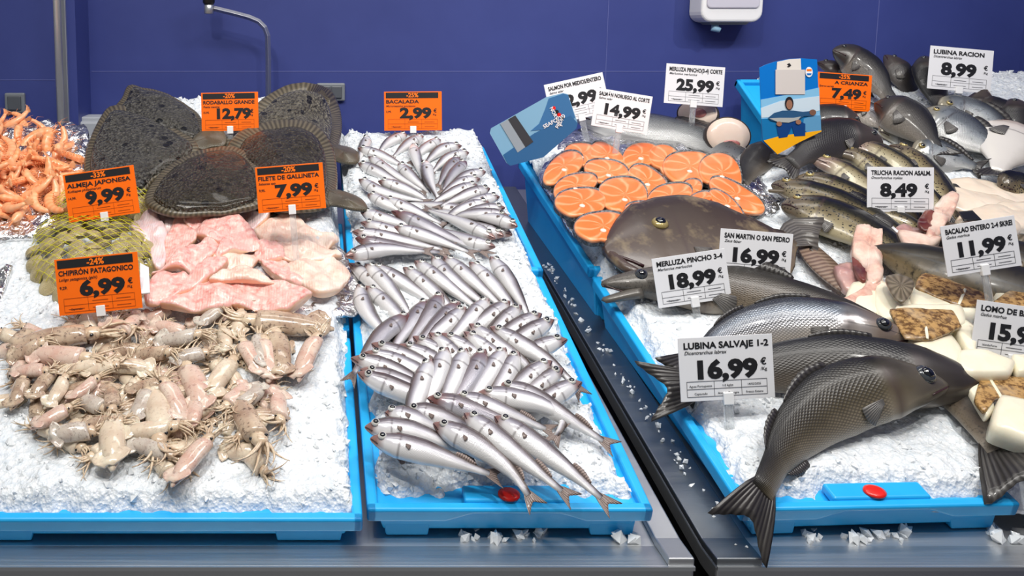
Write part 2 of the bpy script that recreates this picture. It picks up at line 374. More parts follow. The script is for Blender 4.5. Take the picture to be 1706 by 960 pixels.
def m_turbot(name, a, b, sp, metal=0.0):
    t = NT(name); n = t.noise(120, 4, .7); n2 = t.noise(14, 3); v = t.vor(24)
    c = t.mix(t.math('MULTIPLY', t.math('SUBTRACT', n, .4), 4, cl=True), c4(a), c4(b)); c = t.mix(t.math('MULTIPLY', t.math('SUBTRACT', n2, .45), 4, cl=True), c, t.mix(.5, c4(a), c4(b)))
    c = t.mix(t.math('LESS_THAN', v, .2), c, c4(sp)); t.inp('Base Color', c); t.inp('Roughness', .22); t.inp('Coat Weight', .4); t.inp('Coat Roughness', .1)
    t.bump(t.math('ADD', n, t.math('MULTIPLY', t.vor(150), 1.2)), 1.0, .008); return t.m
M['turbot'] = m_turbot('turbot_skin', (.022, .018, .011), (.085, .07, .044), (.012, .010, .006)); M['turbot_wet'] = m_turbot('wet_turbot_skin', (.03, .028, .023), (.17, .16, .135), (.010, .010, .009))
M['turbot_pale'] = m_turbot('mottled_turbot_skin', (.05, .044, .031), (.24, .215, .16), (.014, .012, .008))
M['steak_skin'] = m_turbot('steak_skin', (.10, .105, .11), (.42, .43, .43), (.05, .05, .055)); M['polished'] = plain('polished_tube', (.68, .67, .65), .35, .55)
M['lining'] = m_flesh('belly_lining', lin(186, 140, 134), lin(150, 110, 112), lin(206, 170, 160), 60, .3)
for _k in ('turbot_wet',):
    _b = M[_k].node_tree.nodes['Principled BSDF']; _b.inputs['Coat Weight'].default_value = .3; _b.inputs['Coat Roughness'].default_value = .1; _b.inputs['Roughness'].default_value = .27
    for _n in M[_k].node_tree.nodes:
        if _n.type == 'BUMP': _n.inputs['Distance'].default_value = .009
M['turbot_fin'] = m_fin('turbot_fin', (.03, .024, .014), (.17, .14, .09), 80)
def m_squid(name, a, b, d, amt):
    t = NT(name); n = t.noise(30, 4, .65); n2 = t.noise(220, 2); c = t.mix(t.math('MULTIPLY', t.math('SUBTRACT', n, .35), 3, cl=True), c4(a), c4(b))
    c = t.mix(t.math('MULTIPLY', t.math('MULTIPLY', t.math('SUBTRACT', n2, .55), 8, cl=True), amt), c, c4(d))
    t.inp('Base Color', c); t.inp('Roughness', .16); t.inp('Coat Weight', .5); t.inp('Subsurface Weight', .2); t.inp('Subsurface Radius', (.02, .012, .008)); t.inp('Subsurface Scale', .3); t.bump(n, .3, .002); return t.m
M['squid_cream'] = m_squid('cream_squid', lin(226, 214, 192), lin(206, 186, 164), lin(140, 100, 84), .3)
M['squid_pink'] = m_squid('pink_squid', lin(220, 202, 186), lin(204, 168, 152), lin(140, 84, 80), .4)
M['squid_grey'] = m_squid('grey_squid', lin(208, 200, 188), lin(180, 166, 154), lin(96, 74, 72), .5)
M['squid_brown'] = m_squid('brown_squid', lin(206, 186, 162), lin(160, 134, 114), lin(70, 44, 40), .7)
M['squid_tent'] = m_squid('squid_arms', lin(218, 200, 174), lin(194, 168, 142), lin(120, 80, 64), .5)
def m_prawn():
    t = NT('cooked_prawn_shell'); u, v, _ = t.sep(t.uv()); n = t.noise(40, 3)
    s = t.math('MULTIPLY_ADD', t.math('SINE', t.math('MULTIPLY', u, 46)), .5, .5)
    c = t.mix(t.math('MULTIPLY_ADD', s, .3, t.math('MULTIPLY', n, .7)), c4(lin(246, 134, 64)), c4(lin(255, 196, 146))); c = t.mix(t.math('MULTIPLY', t.rnd(), .35), c, c4(lin(255, 206, 166)))
    t.inp('Base Color', c); t.inp('Roughness', .3); t.inp('Coat Weight', .25); t.inp('Subsurface Weight', .15); t.inp('Subsurface Radius', (.02, .008, .004)); t.inp('Subsurface Scale', .2); t.bump(s, .2, .001); return t.m
M['prawn'] = m_prawn(); M['prawn_leg'] = plain('prawn_legs', lin(250, 160, 104), .4)
def m_clam():
    t = NT('clam_shell'); u, v, _ = t.sep(t.uv()); s = t.math('MULTIPLY_ADD', t.math('SINE', t.math('MULTIPLY', v, 75)), .5, .5); n = t.noise(45, 3)
    c = t.mix(t.math('MULTIPLY', s, .6), c4(lin(240, 222, 168)), c4(lin(130, 110, 62))); c = t.mix(t.math('MULTIPLY', t.math('SUBTRACT', n, .48), 4, cl=True), c, c4(lin(166, 148, 92))); c = t.mix(t.math('MULTIPLY', t.rnd(), .55), c, c4(lin(206, 192, 150)))
    t.inp('Base Color', c); t.inp('Roughness', .35); t.inp('Coat Weight', .2); t.bump(s, .8, .003); return t.m
M['clam'] = m_clam(); M['net'] = plain('yellow_netting', lin(206, 200, 24), .45)

# ------------------------------------------------------------------ the room
YW = 2.5
def struct(name, mb, mat, bevel=0):
    o = mb.build(name, mat, bevel=bevel); o['kind'] = 'structure'; return o
struct('wall_back', MB().box((-0.66, YW, 0), (2.1, YW + .05, 3.4)), M['wall'])
struct('wall_left', MB().box((-2.2, 2.36, 0), (-0.683, 2.41, 3.4)), M['wall'])
struct('wall_return', MB().box((-0.683, 2.361, 0), (-0.66, YW + .02, 3.4)), M['wall'])
struct('wall_right', MB().box((2.1, -1.2, 0), (2.15, YW + .05, 3.4)), M['wall'])
struct('floor', MB().box((-2.2, -1.5, -.05), (2.3, 2.6, 0)), plain('grey_floor_tile', (.25, .25, .25), .4))
def seam(n, a, b, ):
    o = MB().box(a, b).build('trim_%d' % n, M['seam']); o['kind'] = 'structure'
def wz(py, y): return at_depth(600, py, y).z
def wx(px, y): return at_depth(px, 100, y).x
z1 = wz(119, YW)
seam(1, (-.655, YW - .0008, z1 - .001), (2.1, YW + .001, z1 + .001))
seam(2, (wx(1457, YW) - .0012, YW - .0008, .9), (wx(1457, YW) + .0012, YW + .001, 3.4))
seam(3, (wx(1010, YW) - .0008, YW - .0006, .9), (wx(1010, YW) + .0008, YW + .001, 3.4))
z2 = wz(133, 2.36)
seam(4, (-2.2, 2.3592, z2 - .001), (-.683, 2.361, z2 + .001))
o = MB().box((-.700, 2.352, .8), (-.684, 2.362, 3.4)).build('trim_5', M['alu'], bevel=.002); o['kind'] = 'structure'

# steel pole standing against the left panel
t = empty('steel_pole', (wx(98, 2.31), 2.31, .95), 'thin vertical steel pole in front of the left blue wall panel', 'pole')
MB().tube([(0, 0, 0), (0, 0, 2.3)], .0105, 14).build('tube', M['polished'], t, smooth=True)
MB().lathe([(.026, 0), (.026, .006), (.014, .010)], 18).build('base_flange', M['steel'], t, smooth=True)

# sockets
def socket(px, py, y, wd, ht, label, modules):
    c = at_depth(px, py, y)
    t = empty('wall_socket', (c.x, y, c.z), label, 'socket')
    MB().box((-wd/2, -.014, -ht/2), (wd/2, 0, ht/2)).build('frame', M['greylight'], t, bevel=.004)
    for k in range(modules):
        x0 = -wd/2 + .008 + k * (wd - .016) / modules
        MB().box((x0 + .001, -.019, -ht/2 + .008), (x0 + (wd - .016)/modules - .001, -.010, ht/2 - .008)).build('cover_flap', M['greyplastic'], t, bevel=.003)
socket(27, 171, 2.36, .056, .056, 'small square grey wall socket on the left blue panel above the prawns', 1)
socket(551, 153, YW, .084, .053, 'double grey wall socket half hidden behind the rear right turbot', 2)

# steel arm with black knob
YA = 2.40
def A(px, py): return at_depth(px, py, YA)
base = A(447, 175)
t = empty('hose_bracket', base, 'bent flat steel arm with a black knob rising behind the turbots', 'arm')
pts = [A(356, 14), A(385, 21), A(415, 29), A(431, 36), A(441, 46), A(446, 60), A(447, 100), A(447, 175)]
MB().tube([p - base for p in pts], .0115, 4, .7).build('bar', M['steel'], t, bevel=.001)
c = A(348, 15) - base
MB().lathe([(.012, -.014), (.014, -.012), (.014, .010), (.012, .012)], 16, Matrix.Translation(c)).build('collar', M['alu'], t, smooth=True)
MB().lathe([(.013, .012), (.017, .018), (.017, .06), (.012, .07)], 16, Matrix.Translation(c)).build('knob', M['black'], t, smooth=True)

# soap dispenser
c = at_depth(1195, 46, YW)
t = empty('soap_dispenser', (c.x, YW, c.z + .02), 'white wall soap dispenser with a see-through front, cut by the top of the picture', 'dispenser')
def ushape(wd, z0, z1, dp, r=.03, n=6):
    out = []
    pr = [(-wd/2, z1)] + [(-wd/2 + r - r*math.cos(a), z0 + r - r*math.sin(a)) for a in np.linspace(0, math.pi/2, n)] + [(wd/2 - r + r*math.sin(a), z0 + r - r*math.cos(a)) for a in np.linspace(0, math.pi/2, n)] + [(wd/2, z1)]
    return pr
MB().prism(ushape(.176, -.005, .26, 0), -.085, 0).build('housing', M['whitepl'], t, bevel=.008, seg=3)
MB().prism(ushape(.150, .035, .22, 0, .012), -.090, -.084).build('soap_window', plain('pearly_soap', lin(205, 203, 214), .15, 0, .6), t, bevel=.003)
MB().prism([(-.06, -.004), (.06, -.004), (.05, -.012), (-.05, -.012)], -.07, -.01).build('bottom_plate', M['greylight'], t, bevel=.002)
MB().tube([(-.03, -.05, -.012), (-.035, -.055, -.022), (-.02, -.06, -.028)], [.010, .012, .007], 10).build('nozzle', plain('pale_blue_plastic', lin(150, 190, 214), .3), t, smooth=True)

# pale grey box at the back left
a = at_depth(132, 236, 2.38); b = at_depth(205, 203, 2.38)
t = empty('storage_box', ((a.x + b.x)/2, 2.43, a.z - .1), 'pale grey plastic box standing by the wall behind the turbots', 'box')
hw = (b.x - a.x)/2 + .02; hh = b.z - a.z + .1
MB().box((-hw, -.05, 0), (hw, .055, hh)).build('shell', M['boxgrey'], t, bevel=.006)
MB().box((-hw + .02, -.035, hh - .004), (hw - .02, .045, hh + .012)).build('lid_panel', M['boxgrey'], t, bevel=.004)

# ------------------------------------------------------------------ counters
def base_z(y): return .80 + max(0, y - 1.10) * .176
def counter(label, x0, x1, gapside, yb):
    t = empty('serving_counter', ((x0 + x1)/2, 1.8, 0), label, 'counter')
    mb = MB(); off = Vector(((x0 + x1)/2, 1.8, 0))
    sec = [(1.054, .80), (1.10, .80), (yb, base_z(yb)), (yb, base_z(yb) - .03), (1.10, .772), (1.054, .772)]
    n = len(sec); vs = [(x0, y, z) for y, z in sec] + [(x1, y, z) for y, z in sec]
    mb.add(vs, [tuple(range(n)), tuple(range(2*n-1, n-1, -1))] + [(i, n+i, n+(i+1)%n, (i+1)%n) for i in range(n)][:]).build('steel_top', M['steel'], t, off=off, bevel=.003)
    MB().box((x0, 1.051, .796), (x1, 1.0545, .8015)).build('front_edge', M['alu'], t, off=off)
    MB().box((x0 + .005, 1.056, .10), (x1 - .005, 1.08, .772)).build('front_panel', plain('warm_grey_panel', lin(120, 104, 92), .45), t, off=off)
    MB().box((x0 + .03, 1.08, .0), (x1 - .03, yb - .04, .76)).build('cabinet', M['darksteel'], t, off=off)
    xs = x1 if gapside > 0 else x0
    # raised side edge along the gap
    w = .035 if gapside > 0 else .062
    xa, xb = (xs - w, xs) if gapside > 0 else (xs, xs + w)
    vs = []
    for y in (1.054, 1.10, yb - .01): vs += [(xa, y, base_z(y)), (xb, y, base_z(y)), (xa, y, base_z(y) + .012), (xb, y, base_z(y) + .012)]
    fs = [(0,1,3,2), (8,10,11,9)]
    for k in (0, 4): fs += [(k, k+2, k+6, k+4), (k+1, k+5, k+7, k+3), (k+2, k+3, k+7, k+6), (k, k+4, k+5, k+1)]
    MB().add(vs, fs).build('side_edge', M['darksteel'] if gapside < 0 else M['steel'], t, off=off, bevel=.002)
    return t
counter('long steel counter under the squid, clams and whiting, left of the black gap', -1.6, .515, 1, 2.352)
counter('long steel counter under the salmon, bass and cod, right of the black gap', .545, 2.09, -1, 2.48)
o = MB().box((.515, 1.06, .3), (.545, 2.34, .74)).build('joint_strip', M['gap']); tag(o, 'black gap strip between the two steel counters', 'strip')

# ------------------------------------------------------------------ blue fish trays
def tray(label, x0, y0, W, D, dz=0.0, notch=True, yaw=0.0, tilt=TILT, front_gap=.010, z0=None):
    ct, st = math.cos(R(tilt)), math.sin(R(tilt))
    org = Vector((x0, y0, (plane_z(y0) if z0 is None else z0) + dz))
    Rm = Matrix.Rotation(yaw, 4, 'Z') @ Matrix(((1,0,0,0),(0,ct,-st,0),(0,st,ct,0),(0,0,0,1)))
    t = empty('fish_tray', org, label, 'tray', 'blue fish trays')
    t.rotation_euler = Rm.to_euler()
    inv = Rm.inverted()
    lip = .023; rw = .015
    # rim: four rails
    rim = MB()
    rim.box((0, 0, -lip), (rw, D, 0)); rim.box((W - rw, 0, -lip), (W, D, 0)); rim.box((0, D - rw, -lip), (W, D, 0))
    if notch:
        a, b, e = W*.345, W*.70, .028
        prof = [(0, -lip), (a - e, -lip), (a + .01, -.009), (b - .01, -.009), (b + e, -lip), (W, -lip), (W, 0), (0, 0)]
        rim.prism(prof, 0, rw)
        rim.box((a, rw - .002, -.010), (b, rw + .028, .0035))
    else:
        rim.box((0, 0, -lip), (W, rw, 0))
    rim.build('rim', M['blue'], t, bevel=.004, seg=3)
    # tapering shell down to the counter
    sh = MB(); i = .012
    def down(x, y, gap):
        p = Rm @ Vector((x, y, 0)) + org
        bz = base_z(p.y) + gap
        return (inv @ (Vector((p.x, p.y, min(bz, p.z - .035))) - org))
    top = [(i, i, -.012), (W - i, i, -.012), (W - i, D - i, -.012), (i, D - i, -.012)]
    bot = [down(x, y, front_gap) for x, y in ((i + .012, i + .012), (W - i - .012, i + .012), (W - i - .012, D - i - .01), (i + .012, D - i - .01))]
    sh.add(top + [tuple(v) for v in bot], [(0,4,5,1), (1,5,6,2), (2,6,7,3), (3,7,4,0), (7,6,5,4), (0,1,2,3)])
    sh.build('shell', M['blue'], t, bevel=.003)
    for fx in (W*.07, W*.80):
        ft = MB()
        w2 = W*.15
        tp = [(fx - .006, i + .004, -.02), (fx + w2 + .006, i + .004, -.02), (fx + w2 + .006, i + .07, -.02), (fx - .006, i + .07, -.02)]
        bt = [tuple(down(x, y, 0.002)) for x, y in ((fx, i + .010), (fx + w2, i + .010), (fx + w2, i + .07), (fx, i + .07))]
        ft.add(tp + bt, [(0,4,5,1), (1,5,6,2), (2,6,7,3), (3,7,4,0), (7,6,5,4), (0,1,2,3)]); ft.build('foot', M['blue'], t, bevel=.002)
    if notch:
        MB().lathe([(.0155, .003), (.0155, .006), (.011, .0075), (.0, .008)], 24, Matrix.Translation((W*.505, rw + .008, 0)) @ Matrix.Diagonal((1, .8, 1, 1))).build('badge', M['red'], t, smooth=True)
        tag(t.children[-1], 'round red badge')
    return t
tray('blue tray of ice under the squid, left end of the front row', -.527, 1.086, .597, .42, -.006, False)
tray('blue tray with red badge in front, under the front blue whiting', .077, 1.096, .398, .61)
tray('blue tray at the back under the fanned blue whiting', .075, 1.690, .404, .66, .010, False)
tray('blue tray under the redfish fillets and clams', -.527, 1.51, .597, .42, -.004, False)
tray('blue tray with red badge in front, under the curved sea bass', .598, 1.096, .400, .61, yaw=R(2.1))
tray('blue tray at the back under the salmon steaks', .574, 1.690, .402, .56, .012, False, yaw=R(2.1))
tray('blue tray with only its left corner showing behind the tall blue poster', wx(1239, 2.3), 2.08, .22, .30, 0, False, tilt=31.5, z0=S(1.3, 2.08) - .004)

# ------------------------------------------------------------------ crushed ice
from mathutils import noise as mn
def fbm(x, y, s, o=3):
    return mn.fractal(Vector((x * s, y * s, 3.7)), 1.0, 2.0, o, noise_basis='PERLIN_ORIGINAL')
def rock(c, r, rnd):
    vs = []; 
    base = [(0,0,1),(0,0,-1),(1,0,0),(-1,0,0),(0,1,0),(0,-1,0)]
    ax = Vector((rnd.uniform(.6,1.4), rnd.uniform(.6,1.4), rnd.uniform(.5,1.1)))
    q = Matrix.Rotation(rnd.uniform(0,6.28), 3, Vector((rnd.uniform(-1,1), rnd.uniform(-1,1), rnd.uniform(-1,1))).normalized())
    for b in base:
        vs.append(c + q @ (Vector((b[0]*ax.x, b[1]*ax.y, b[2]*ax.z)) * r * rnd.uniform(.7, 1.25)))
    fs = [(0,2,4),(0,4,3),(0,3,5),(0,5,2),(1,4,2),(1,3,4),(1,5,3),(1,2,5)]
    return vs, fs
def ice_bed(label, x0, x1, y0, y1, edges, nchunk, hole=None, back=None, step=.0052):
    """x0/x1: functions of y; edges: (left,right,front,back) true borders"""
    ny = int((y1 - y0) / step)
    nx = int(max(x1(y) - x0(y) for y in np.linspace(y0, y1, 9)) / step)
    vs = []; fs = []
    def height(x, y, dl, dr, df, db):
        nz = fbm(x, y, 26, 3); d = 9
        for use, dd in zip(edges, (dl, dr, df, db)):
            if use: d = min(d, dd)
        if hole: d = min(d, hole(x, y))
        z = S(x, y) + .008 + .0055 * nz + .008 * fbm(x, y, 7, 2) + .0022 * fbm(x + 9, y, 110, 2)
        z -= .034 * (1 - sstep(0, .022, d - .002 + .012 * fbm(x, y + 5, 45, 2)))
        if back: z -= .30 * sstep(0, .07, back(x, y) + .01 * fbm(x, y, 30, 2))
        return z
    for j in range(ny + 1):
        y = y0 + (y1 - y0) * j / ny; a, b = x0(y), x1(y)
        for i in range(nx + 1):
            x = a + (b - a) * i / nx
            vs.append((x, y, height(x, y, x - a, b - x, y - y0, y1 - y)))
    fs = [(j*(nx+1)+i, j*(nx+1)+i+1, (j+1)*(nx+1)+i+1, (j+1)*(nx+1)+i) for j in range(ny) for i in range(nx)]
    fm = [0] * len(fs)
    # skirt
    ring = [i for i in range(nx+1)] + [j*(nx+1)+nx for j in range(1, ny+1)] + [ny*(nx+1)+i for i in range(nx-1, -1, -1)] + [j*(nx+1) for j in range(ny-1, 0, -1)]
    k0 = len(vs)
    for i in ring: v = vs[i]; vs.append((v[0], v[1], v[2] - .004))
    m = len(ring)
    for k in range(m): fs.append((ring[(k+1)%m], ring[k], k0+k, k0+(k+1)%m)); fm.append(0)
    rnd = random.Random(11)
    for _ in range(nchunk):
        y = rnd.uniform(y0 + .004, y1 - .01); a, b = x0(y), x1(y); x = rnd.uniform(a + .003, b - .003)
        z = height(x, y, x - a, b - x, y - y0, y1 - y)
        r = rnd.choice([.0022, .003, .004, .0055]) * rnd.uniform(.8, 1.3)
        v, f = rock(Vector((x, y, z + r*.1)), r, rnd); n = len(vs); vs += [tuple(p) for p in v]; fs += [tuple(i + n for i in q) for q in f]; fm += [1] * len(f)
    me = mesh('crushed_ice', vs, fs, [M['ice'], M['chunk']], fm=fm)
    sm = [True] * len(fs)
    for i, q in enumerate(fm):
        if q: sm[i] = False
    me.polygons.foreach_set('use_smooth', sm)
    o = link('crushed_ice', me); tag(o, label, 'ice', None, 'stuff'); return o
ice_bed('bed of crushed ice under the squid, clams and turbots', lambda y: -1.12, lambda y: .064 - .01 * sstep(1.5, 2.3, y), 1.102, 2.30, (0, 1, 1, 0), 3600, None, lambda x, y: y - (2.08 + .14 * sstep(-.56, -.44, x)))
hb = lambda cx: (lambda x, y: max(abs(x - cx) - .085, (y - 1.138)))
ice_bed('bed of crushed ice under the blue whiting', lambda y: .086 - .012 * sstep(1.5, 2.3, y), lambda y: .462, 1.122, 2.31, (1, 1, 1, 1), 3000, hb(.077 + .199 + .002))
ice_bed('bed of crushed ice under the bass, salmon and cod', lambda y: .613 - .0365 * (y - 1.096), lambda y: 2.07, 1.124, 2.25, (1, 0, 1, 0), 3600, lambda x, y: max(abs(x - .80) - .078, (y - 1.136)), lambda x, y: min(y - 2.10, x - 1.10, 1.27 - x))
ice_bed('heap of crushed ice at the back right by the wall', lambda y: 1.27, lambda y: 2.08, 2.16, 2.42, (1, 0, 0, 1), 1000)
def ice_bits(label, spans, n):
    rnd = random.Random(5); mb = MB()
    for _ in range(n):
        x = rnd.uniform(*rnd.choice(spans)); y = rnd.uniform(1.105, 1.13); r = rnd.uniform(.004, .012)
        v, f = rock(Vector((x, y, .80 + r*.6)), r, rnd); mb.add(v, f)
    o = mb.build('ice_bits', M['chunk']); tag(o, label, 'ice', None, 'stuff')
ice_bits('melting ice bits under the front edge of the whiting tray', [(.21, .235), (.245, .28), (.29, .335), (.43, .46)], 34)
ice_bits('melting ice bits under the front edge of the curved bass tray', [(.70, .72), (.74, .80), (.80, .86), (.965, 1.0)], 40)
rnd = random.Random(8); mb = MB()
for _ in range(130):
    y = rnd.uniform(1.08, 1.95); x = .588 - .0365 * (y - 1.096) + rnd.uniform(-.010, .010); r = rnd.uniform(.002, .0055)
    v, f = rock(Vector((x, y, base_z(y) + .006 + rnd.uniform(0, .012))), r, rnd); mb.add(v, f)
tag(mb.build('spilled_ice', M['chunk']), 'ice spilled along the steel edge beside the right trays', 'ice', None, 'stuff')

# ------------------------------------------------------------------ generic builders
def catmull(pts, n):
    pts = [Vector(p) for p in pts]
    if len(pts) == 2: pts = [pts[0], (pts[0] + pts[1]) / 2, pts[1]]
    e = [2*pts[0] - pts[1]] + pts + [2*pts[-1] - pts[-2]]
    out = []
    for i in range(1, len(e) - 2):
        for k in range(12):
            t = k / 12; a, b, c, d = e[i-1], e[i], e[i+1], e[i+2]
            out.append(.5*((2*b) + (c - a)*t + (2*a - 5*b + 4*c - d)*t*t + (3*b - a - 3*c + d)*t**3))
    out.append(pts[-1])
    arr = np.array([tuple(p) for p in out]); s = np.concatenate([[0], np.cumsum(np.linalg.norm(np.diff(arr, axis=0), axis=1))])
    q = np.linspace(0, s[-1], n + 1)
    return [Vector((np.interp(v, s, arr[:,0]), np.interp(v, s, arr[:,1]), np.interp(v, s, arr[:,2]))) for v in q], float(s[-1])
def solid_grid(g, nf, th):
    """g[i][j] points, nf normal vector per point -> closed thin solid with uv (u across i, v along j)"""
    I, J = len(g), len(g[0]); vs = []; uv = []; fs = []
    for sgn in (1, -1):
        for i in range(I):
            for j in range(J):
                vs.append(g[i][j] + nf[i][j] * (th * sgn * (1 - .6 * j / max(1, J-1)))); uv.append((i/(I-1), j/(J-1)))
    K = I * J; id_ = lambda i, j: i*J + j
    for i in range(I-1):
        for j in range(J-1):
            q = (id_(i,j), id_(i+1,j), id_(i+1,j+1), id_(i,j+1)); fs.append(q); fs.append(tuple(K + k for k in q[::-1]))
    per = [id_(i,0) for i in range(I)] + [id_(I-1,j) for j in range(1,J)] + [id_(i,J-1) for i in range(I-2,-1,-1)] + [id_(0,j) for j in range(J-2,0,-1)]
    for k in range(len(per)):
        a, b = per[k], per[(k+1) % len(per)]; fs.append((a, K+a, K+b, b))
    return vs, fs, uv
PROF = {
 'whiting': ([0,.02,.06,.12,.2,.3,.45,.65,.85,1], [.05,.13,.24,.36,.45,.5,.49,.36,.18,.12], [.05,.13,.24,.37,.47,.5,.47,.32,.16,.12], [.05,.14,.28,.42,.5,.5,.46,.32,.16,.08]),
 'bass': ([0,.02,.06,.12,.2,.3,.45,.65,.85,1], [.05,.12,.2,.31,.42,.49,.5,.38,.20,.17], [.05,.12,.21,.32,.42,.49,.5,.37,.19,.17], [.05,.14,.28,.42,.5,.5,.46,.32,.16,.08]),
 'hake': ([0,.03,.08,.15,.24,.35,.5,.68,.86,1], [.06,.16,.27,.38,.46,.5,.46,.33,.2,.15], [.05,.1,.2,.32,.45,.5,.44,.3,.18,.15], [.06,.18,.33,.46,.5,.5,.44,.3,.16,.08]),
 'dory': ([0,.03,.08,.15,.24,.35,.5,.7,.88,.96,1], [.06,.12,.2,.3,.4,.47,.5,.42,.22,.1,.08], [.08,.17,.26,.35,.43,.49,.5,.44,.26,.1,.08], [.06,.2,.36,.46,.5,.5,.46,.36,.2,.1,.06]),
 'trout': ([0,.015,.05,.12,.2,.3,.45,.65,.85,1], [.08,.16,.26,.36,.44,.49,.5,.4,.22,.17], [.06,.14,.24,.35,.43,.49,.5,.4,.2,.17], [.08,.2,.34,.46,.5,.5,.46,.34,.17,.08]),
 'bream': ([0,.02,.06,.14,.24,.36,.5,.68,.86,1], [.05,.15,.28,.42,.49,.5,.46,.33,.16,.11], [.05,.13,.22,.34,.45,.5,.48,.33,.15,.11], [.05,.16,.3,.44,.5,.5,.44,.3,.14,.07]),
}
def frames(px, hs, rad, L=None, n=64, side=1, roll=0):
    hs = hs if isinstance(hs, (list, tuple)) else [hs] * len(px)
    if len(hs) != len(px): hs = list(np.interp(np.linspace(0, 1, len(px)), np.linspace(0, 1, len(hs)), hs))
    W = [P(x, y, h + rad) for (x, y), h in zip(px, hs)]
    if L:
        cur = sum((W[i+1] - W[i]).length for i in range(len(W)-1))
        if cur < L:
            d = (W[-1] - W[-2]).normalized(); nn = surf_n(W[-1].x, min(W[-1].y, 2.3)); rest = L - cur
            for k in (1, 2, 3): W.append(W[-1] + d * rest/3 - nn * min(.012, rest * .12))
    C, Lw = catmull(W, n)
    T = [(C[min(i+1, n)] - C[max(i-1, 0)]).normalized() for i in range(n+1)]
    Ns, Ds = [], []; acc = 0
    for i in range(n+1):
        nn = surf_n(C[i].x, min(C[i].y, 2.35)); nn = (nn - T[i] * nn.dot(T[i])).normalized(); d = nn.cross(T[i])
        Ns.append(nn); Ds.append(d)
        if i < n*.45: acc += d.y + d.z*.6
    sg = (1 if acc >= 0 else -1) * side
    dy = sum(d.y for d in Ds[:n//2])/(n//2) * sg
    rr = R(roll + 40*max(0, dy)); N2, D2 = [], []
    for nn, d in zip(Ns, Ds):
        d = d * sg; N2.append(nn*math.cos(rr) - d*math.sin(rr)); D2.append(d*math.cos(rr) + nn*math.sin(rr))
    return C, T, N2, D2, Lw
def fish(name, label, cat, group, px, H, mat, prof='bass', hs=0.0, wf=.5, fin='bass_fin', L=None, side=1, roll=0, eye=(.10, .10, .0055, 'eyewhite'),
         tail=(.80, .6), tb=.86, dorsal=(), anal=(), pect=(.27, -.12, .3), mouth=.09, rings=26, seg=16, jaw=0.0):
    H2 = H; n = 64
    C, T, N, D, Lw = frames(px, hs, H * wf * .5 * .9, L, n, side, roll)
    mid = C[n//3]; org = Vector((mid.x, mid.y, S(mid.x, min(mid.y, 2.4))))
    t = empty(name, org, label, cat, group)
    fm2 = M['pale_fin' if fin == 'bass_fin' else fin]
    ts, up, dn, wd = PROF[prof]
    def at(A_, s):
        f = clamp(s) * n; i = min(int(f), n-1); r = f - i
        v = A_[i] * (1-r) + A_[i+1] * r
        return v if s <= 1 else v + T[n] * (s-1) * Lw if A_ is C else v
    def prf(s, a): return interp(s / tb, ts, a)
    def pt(s, z, y): return at(C, s) + at(D, s) * z + at(N, s) * y - org
    vs = []; uv = []; fs = []
    for i in range(rings + 1):
        q = (i / rings) ** 1.35; s = q * tb
        g = 1.0
        if .16 < q < .262: g = 1.0 + .045 * sstep(.16, .245, q)
        U, Dn, Wd = prf(s, up)*H*g, prf(s, dn)*H*g, prf(s, wd)*H*wf*g*1.0
        for k in range(seg):
            ph = 2*math.pi*k/seg; cz = math.cos(ph); sy = math.sin(ph)
            z = cz * (U if cz > 0 else Dn); y = sy * Wd * (1 - .12*cz*cz)
            vs.append(pt(s, z, y)); uv.append((s, 1 - (ph if ph <= math.pi else 2*math.pi - ph)/math.pi))
    for i in range(rings):
        for k in range(seg):
            a, b = i*seg+k, i*seg+(k+1)%seg; fs.append((a, b, b+seg, a+seg))
    vs.append(pt(-.0 , 0, 0) - at(T, 0) * H*.02); uv.append((0, .5)); c0 = len(vs)-1
    for k in range(seg): fs.append((c0, (k+1)%seg, k))
    fs.append(tuple(rings*seg + k for k in range(seg)))
    link('body', mesh('body', vs, fs, M[mat], uv), t)
    fm = M[fin]
    # tail fin
    sp, fork = tail
    if sp:
        g = []; nf = []
        hb = max(prf(tb, up), prf(tb, dn)) * H
        for i in range(15):
            f = -1 + 2*i/14; row = []; nr = []
            end = 1 - fork * (1-tb) * (1 - abs(f)**1.3) - .05*(1-tb)*(abs(f)**8) + (.02*(1-tb) if i % 2 else 0)
            for j in range(6):
                jj = j/5; s = tb - .03 + (end - tb + .03) * jj
                z = f * (hb*.9 + (sp*H*.5 - hb*.9) * jj**.85); row.append(pt(s, z, .0025*math.sin(f*5 + jj*2)*jj*H*10)); nr.append(at(N, s))
            g.append(row); nf.append(nr)
        v, f_, u_ = solid_grid(g, nf, min(.0016, H*.03)); link('tail_fin', mesh('tail_fin', v, f_, fm, u_), t)
    def ridge(nm, a0, a1, hgt, low):
        g = []; nf = []
        for i in range(13):
            f = i/12; s = a0 + (a1-a0)*f; b = prf(s, dn if low else up)*H; sg = -1 if low else 1
            hh = hgt*H*(math.sin(math.pi*min(1, f*.8+.18))**.7)*(1 + (.12 if i % 2 else 0))
            s2 = s + .35*hh/Lw
            g.append([pt(s, sg*b*.93, 0), pt((s+s2)/2, sg*(b*.98 + hh*.5), .001), pt(s2, sg*(b + hh), .002)]); nf.append([at(N, s)]*3)
        v, f_, u_ = solid_grid(g, nf, min(.0014, H*.02)); link(nm, mesh(nm, v, f_, fm, u_), t)
    for a0, a1, hg in dorsal: ridge('dorsal_fin', a0, a1, hg, False)
    for a0, a1, hg in anal: ridge('anal_fin', a0, a1, hg, True)
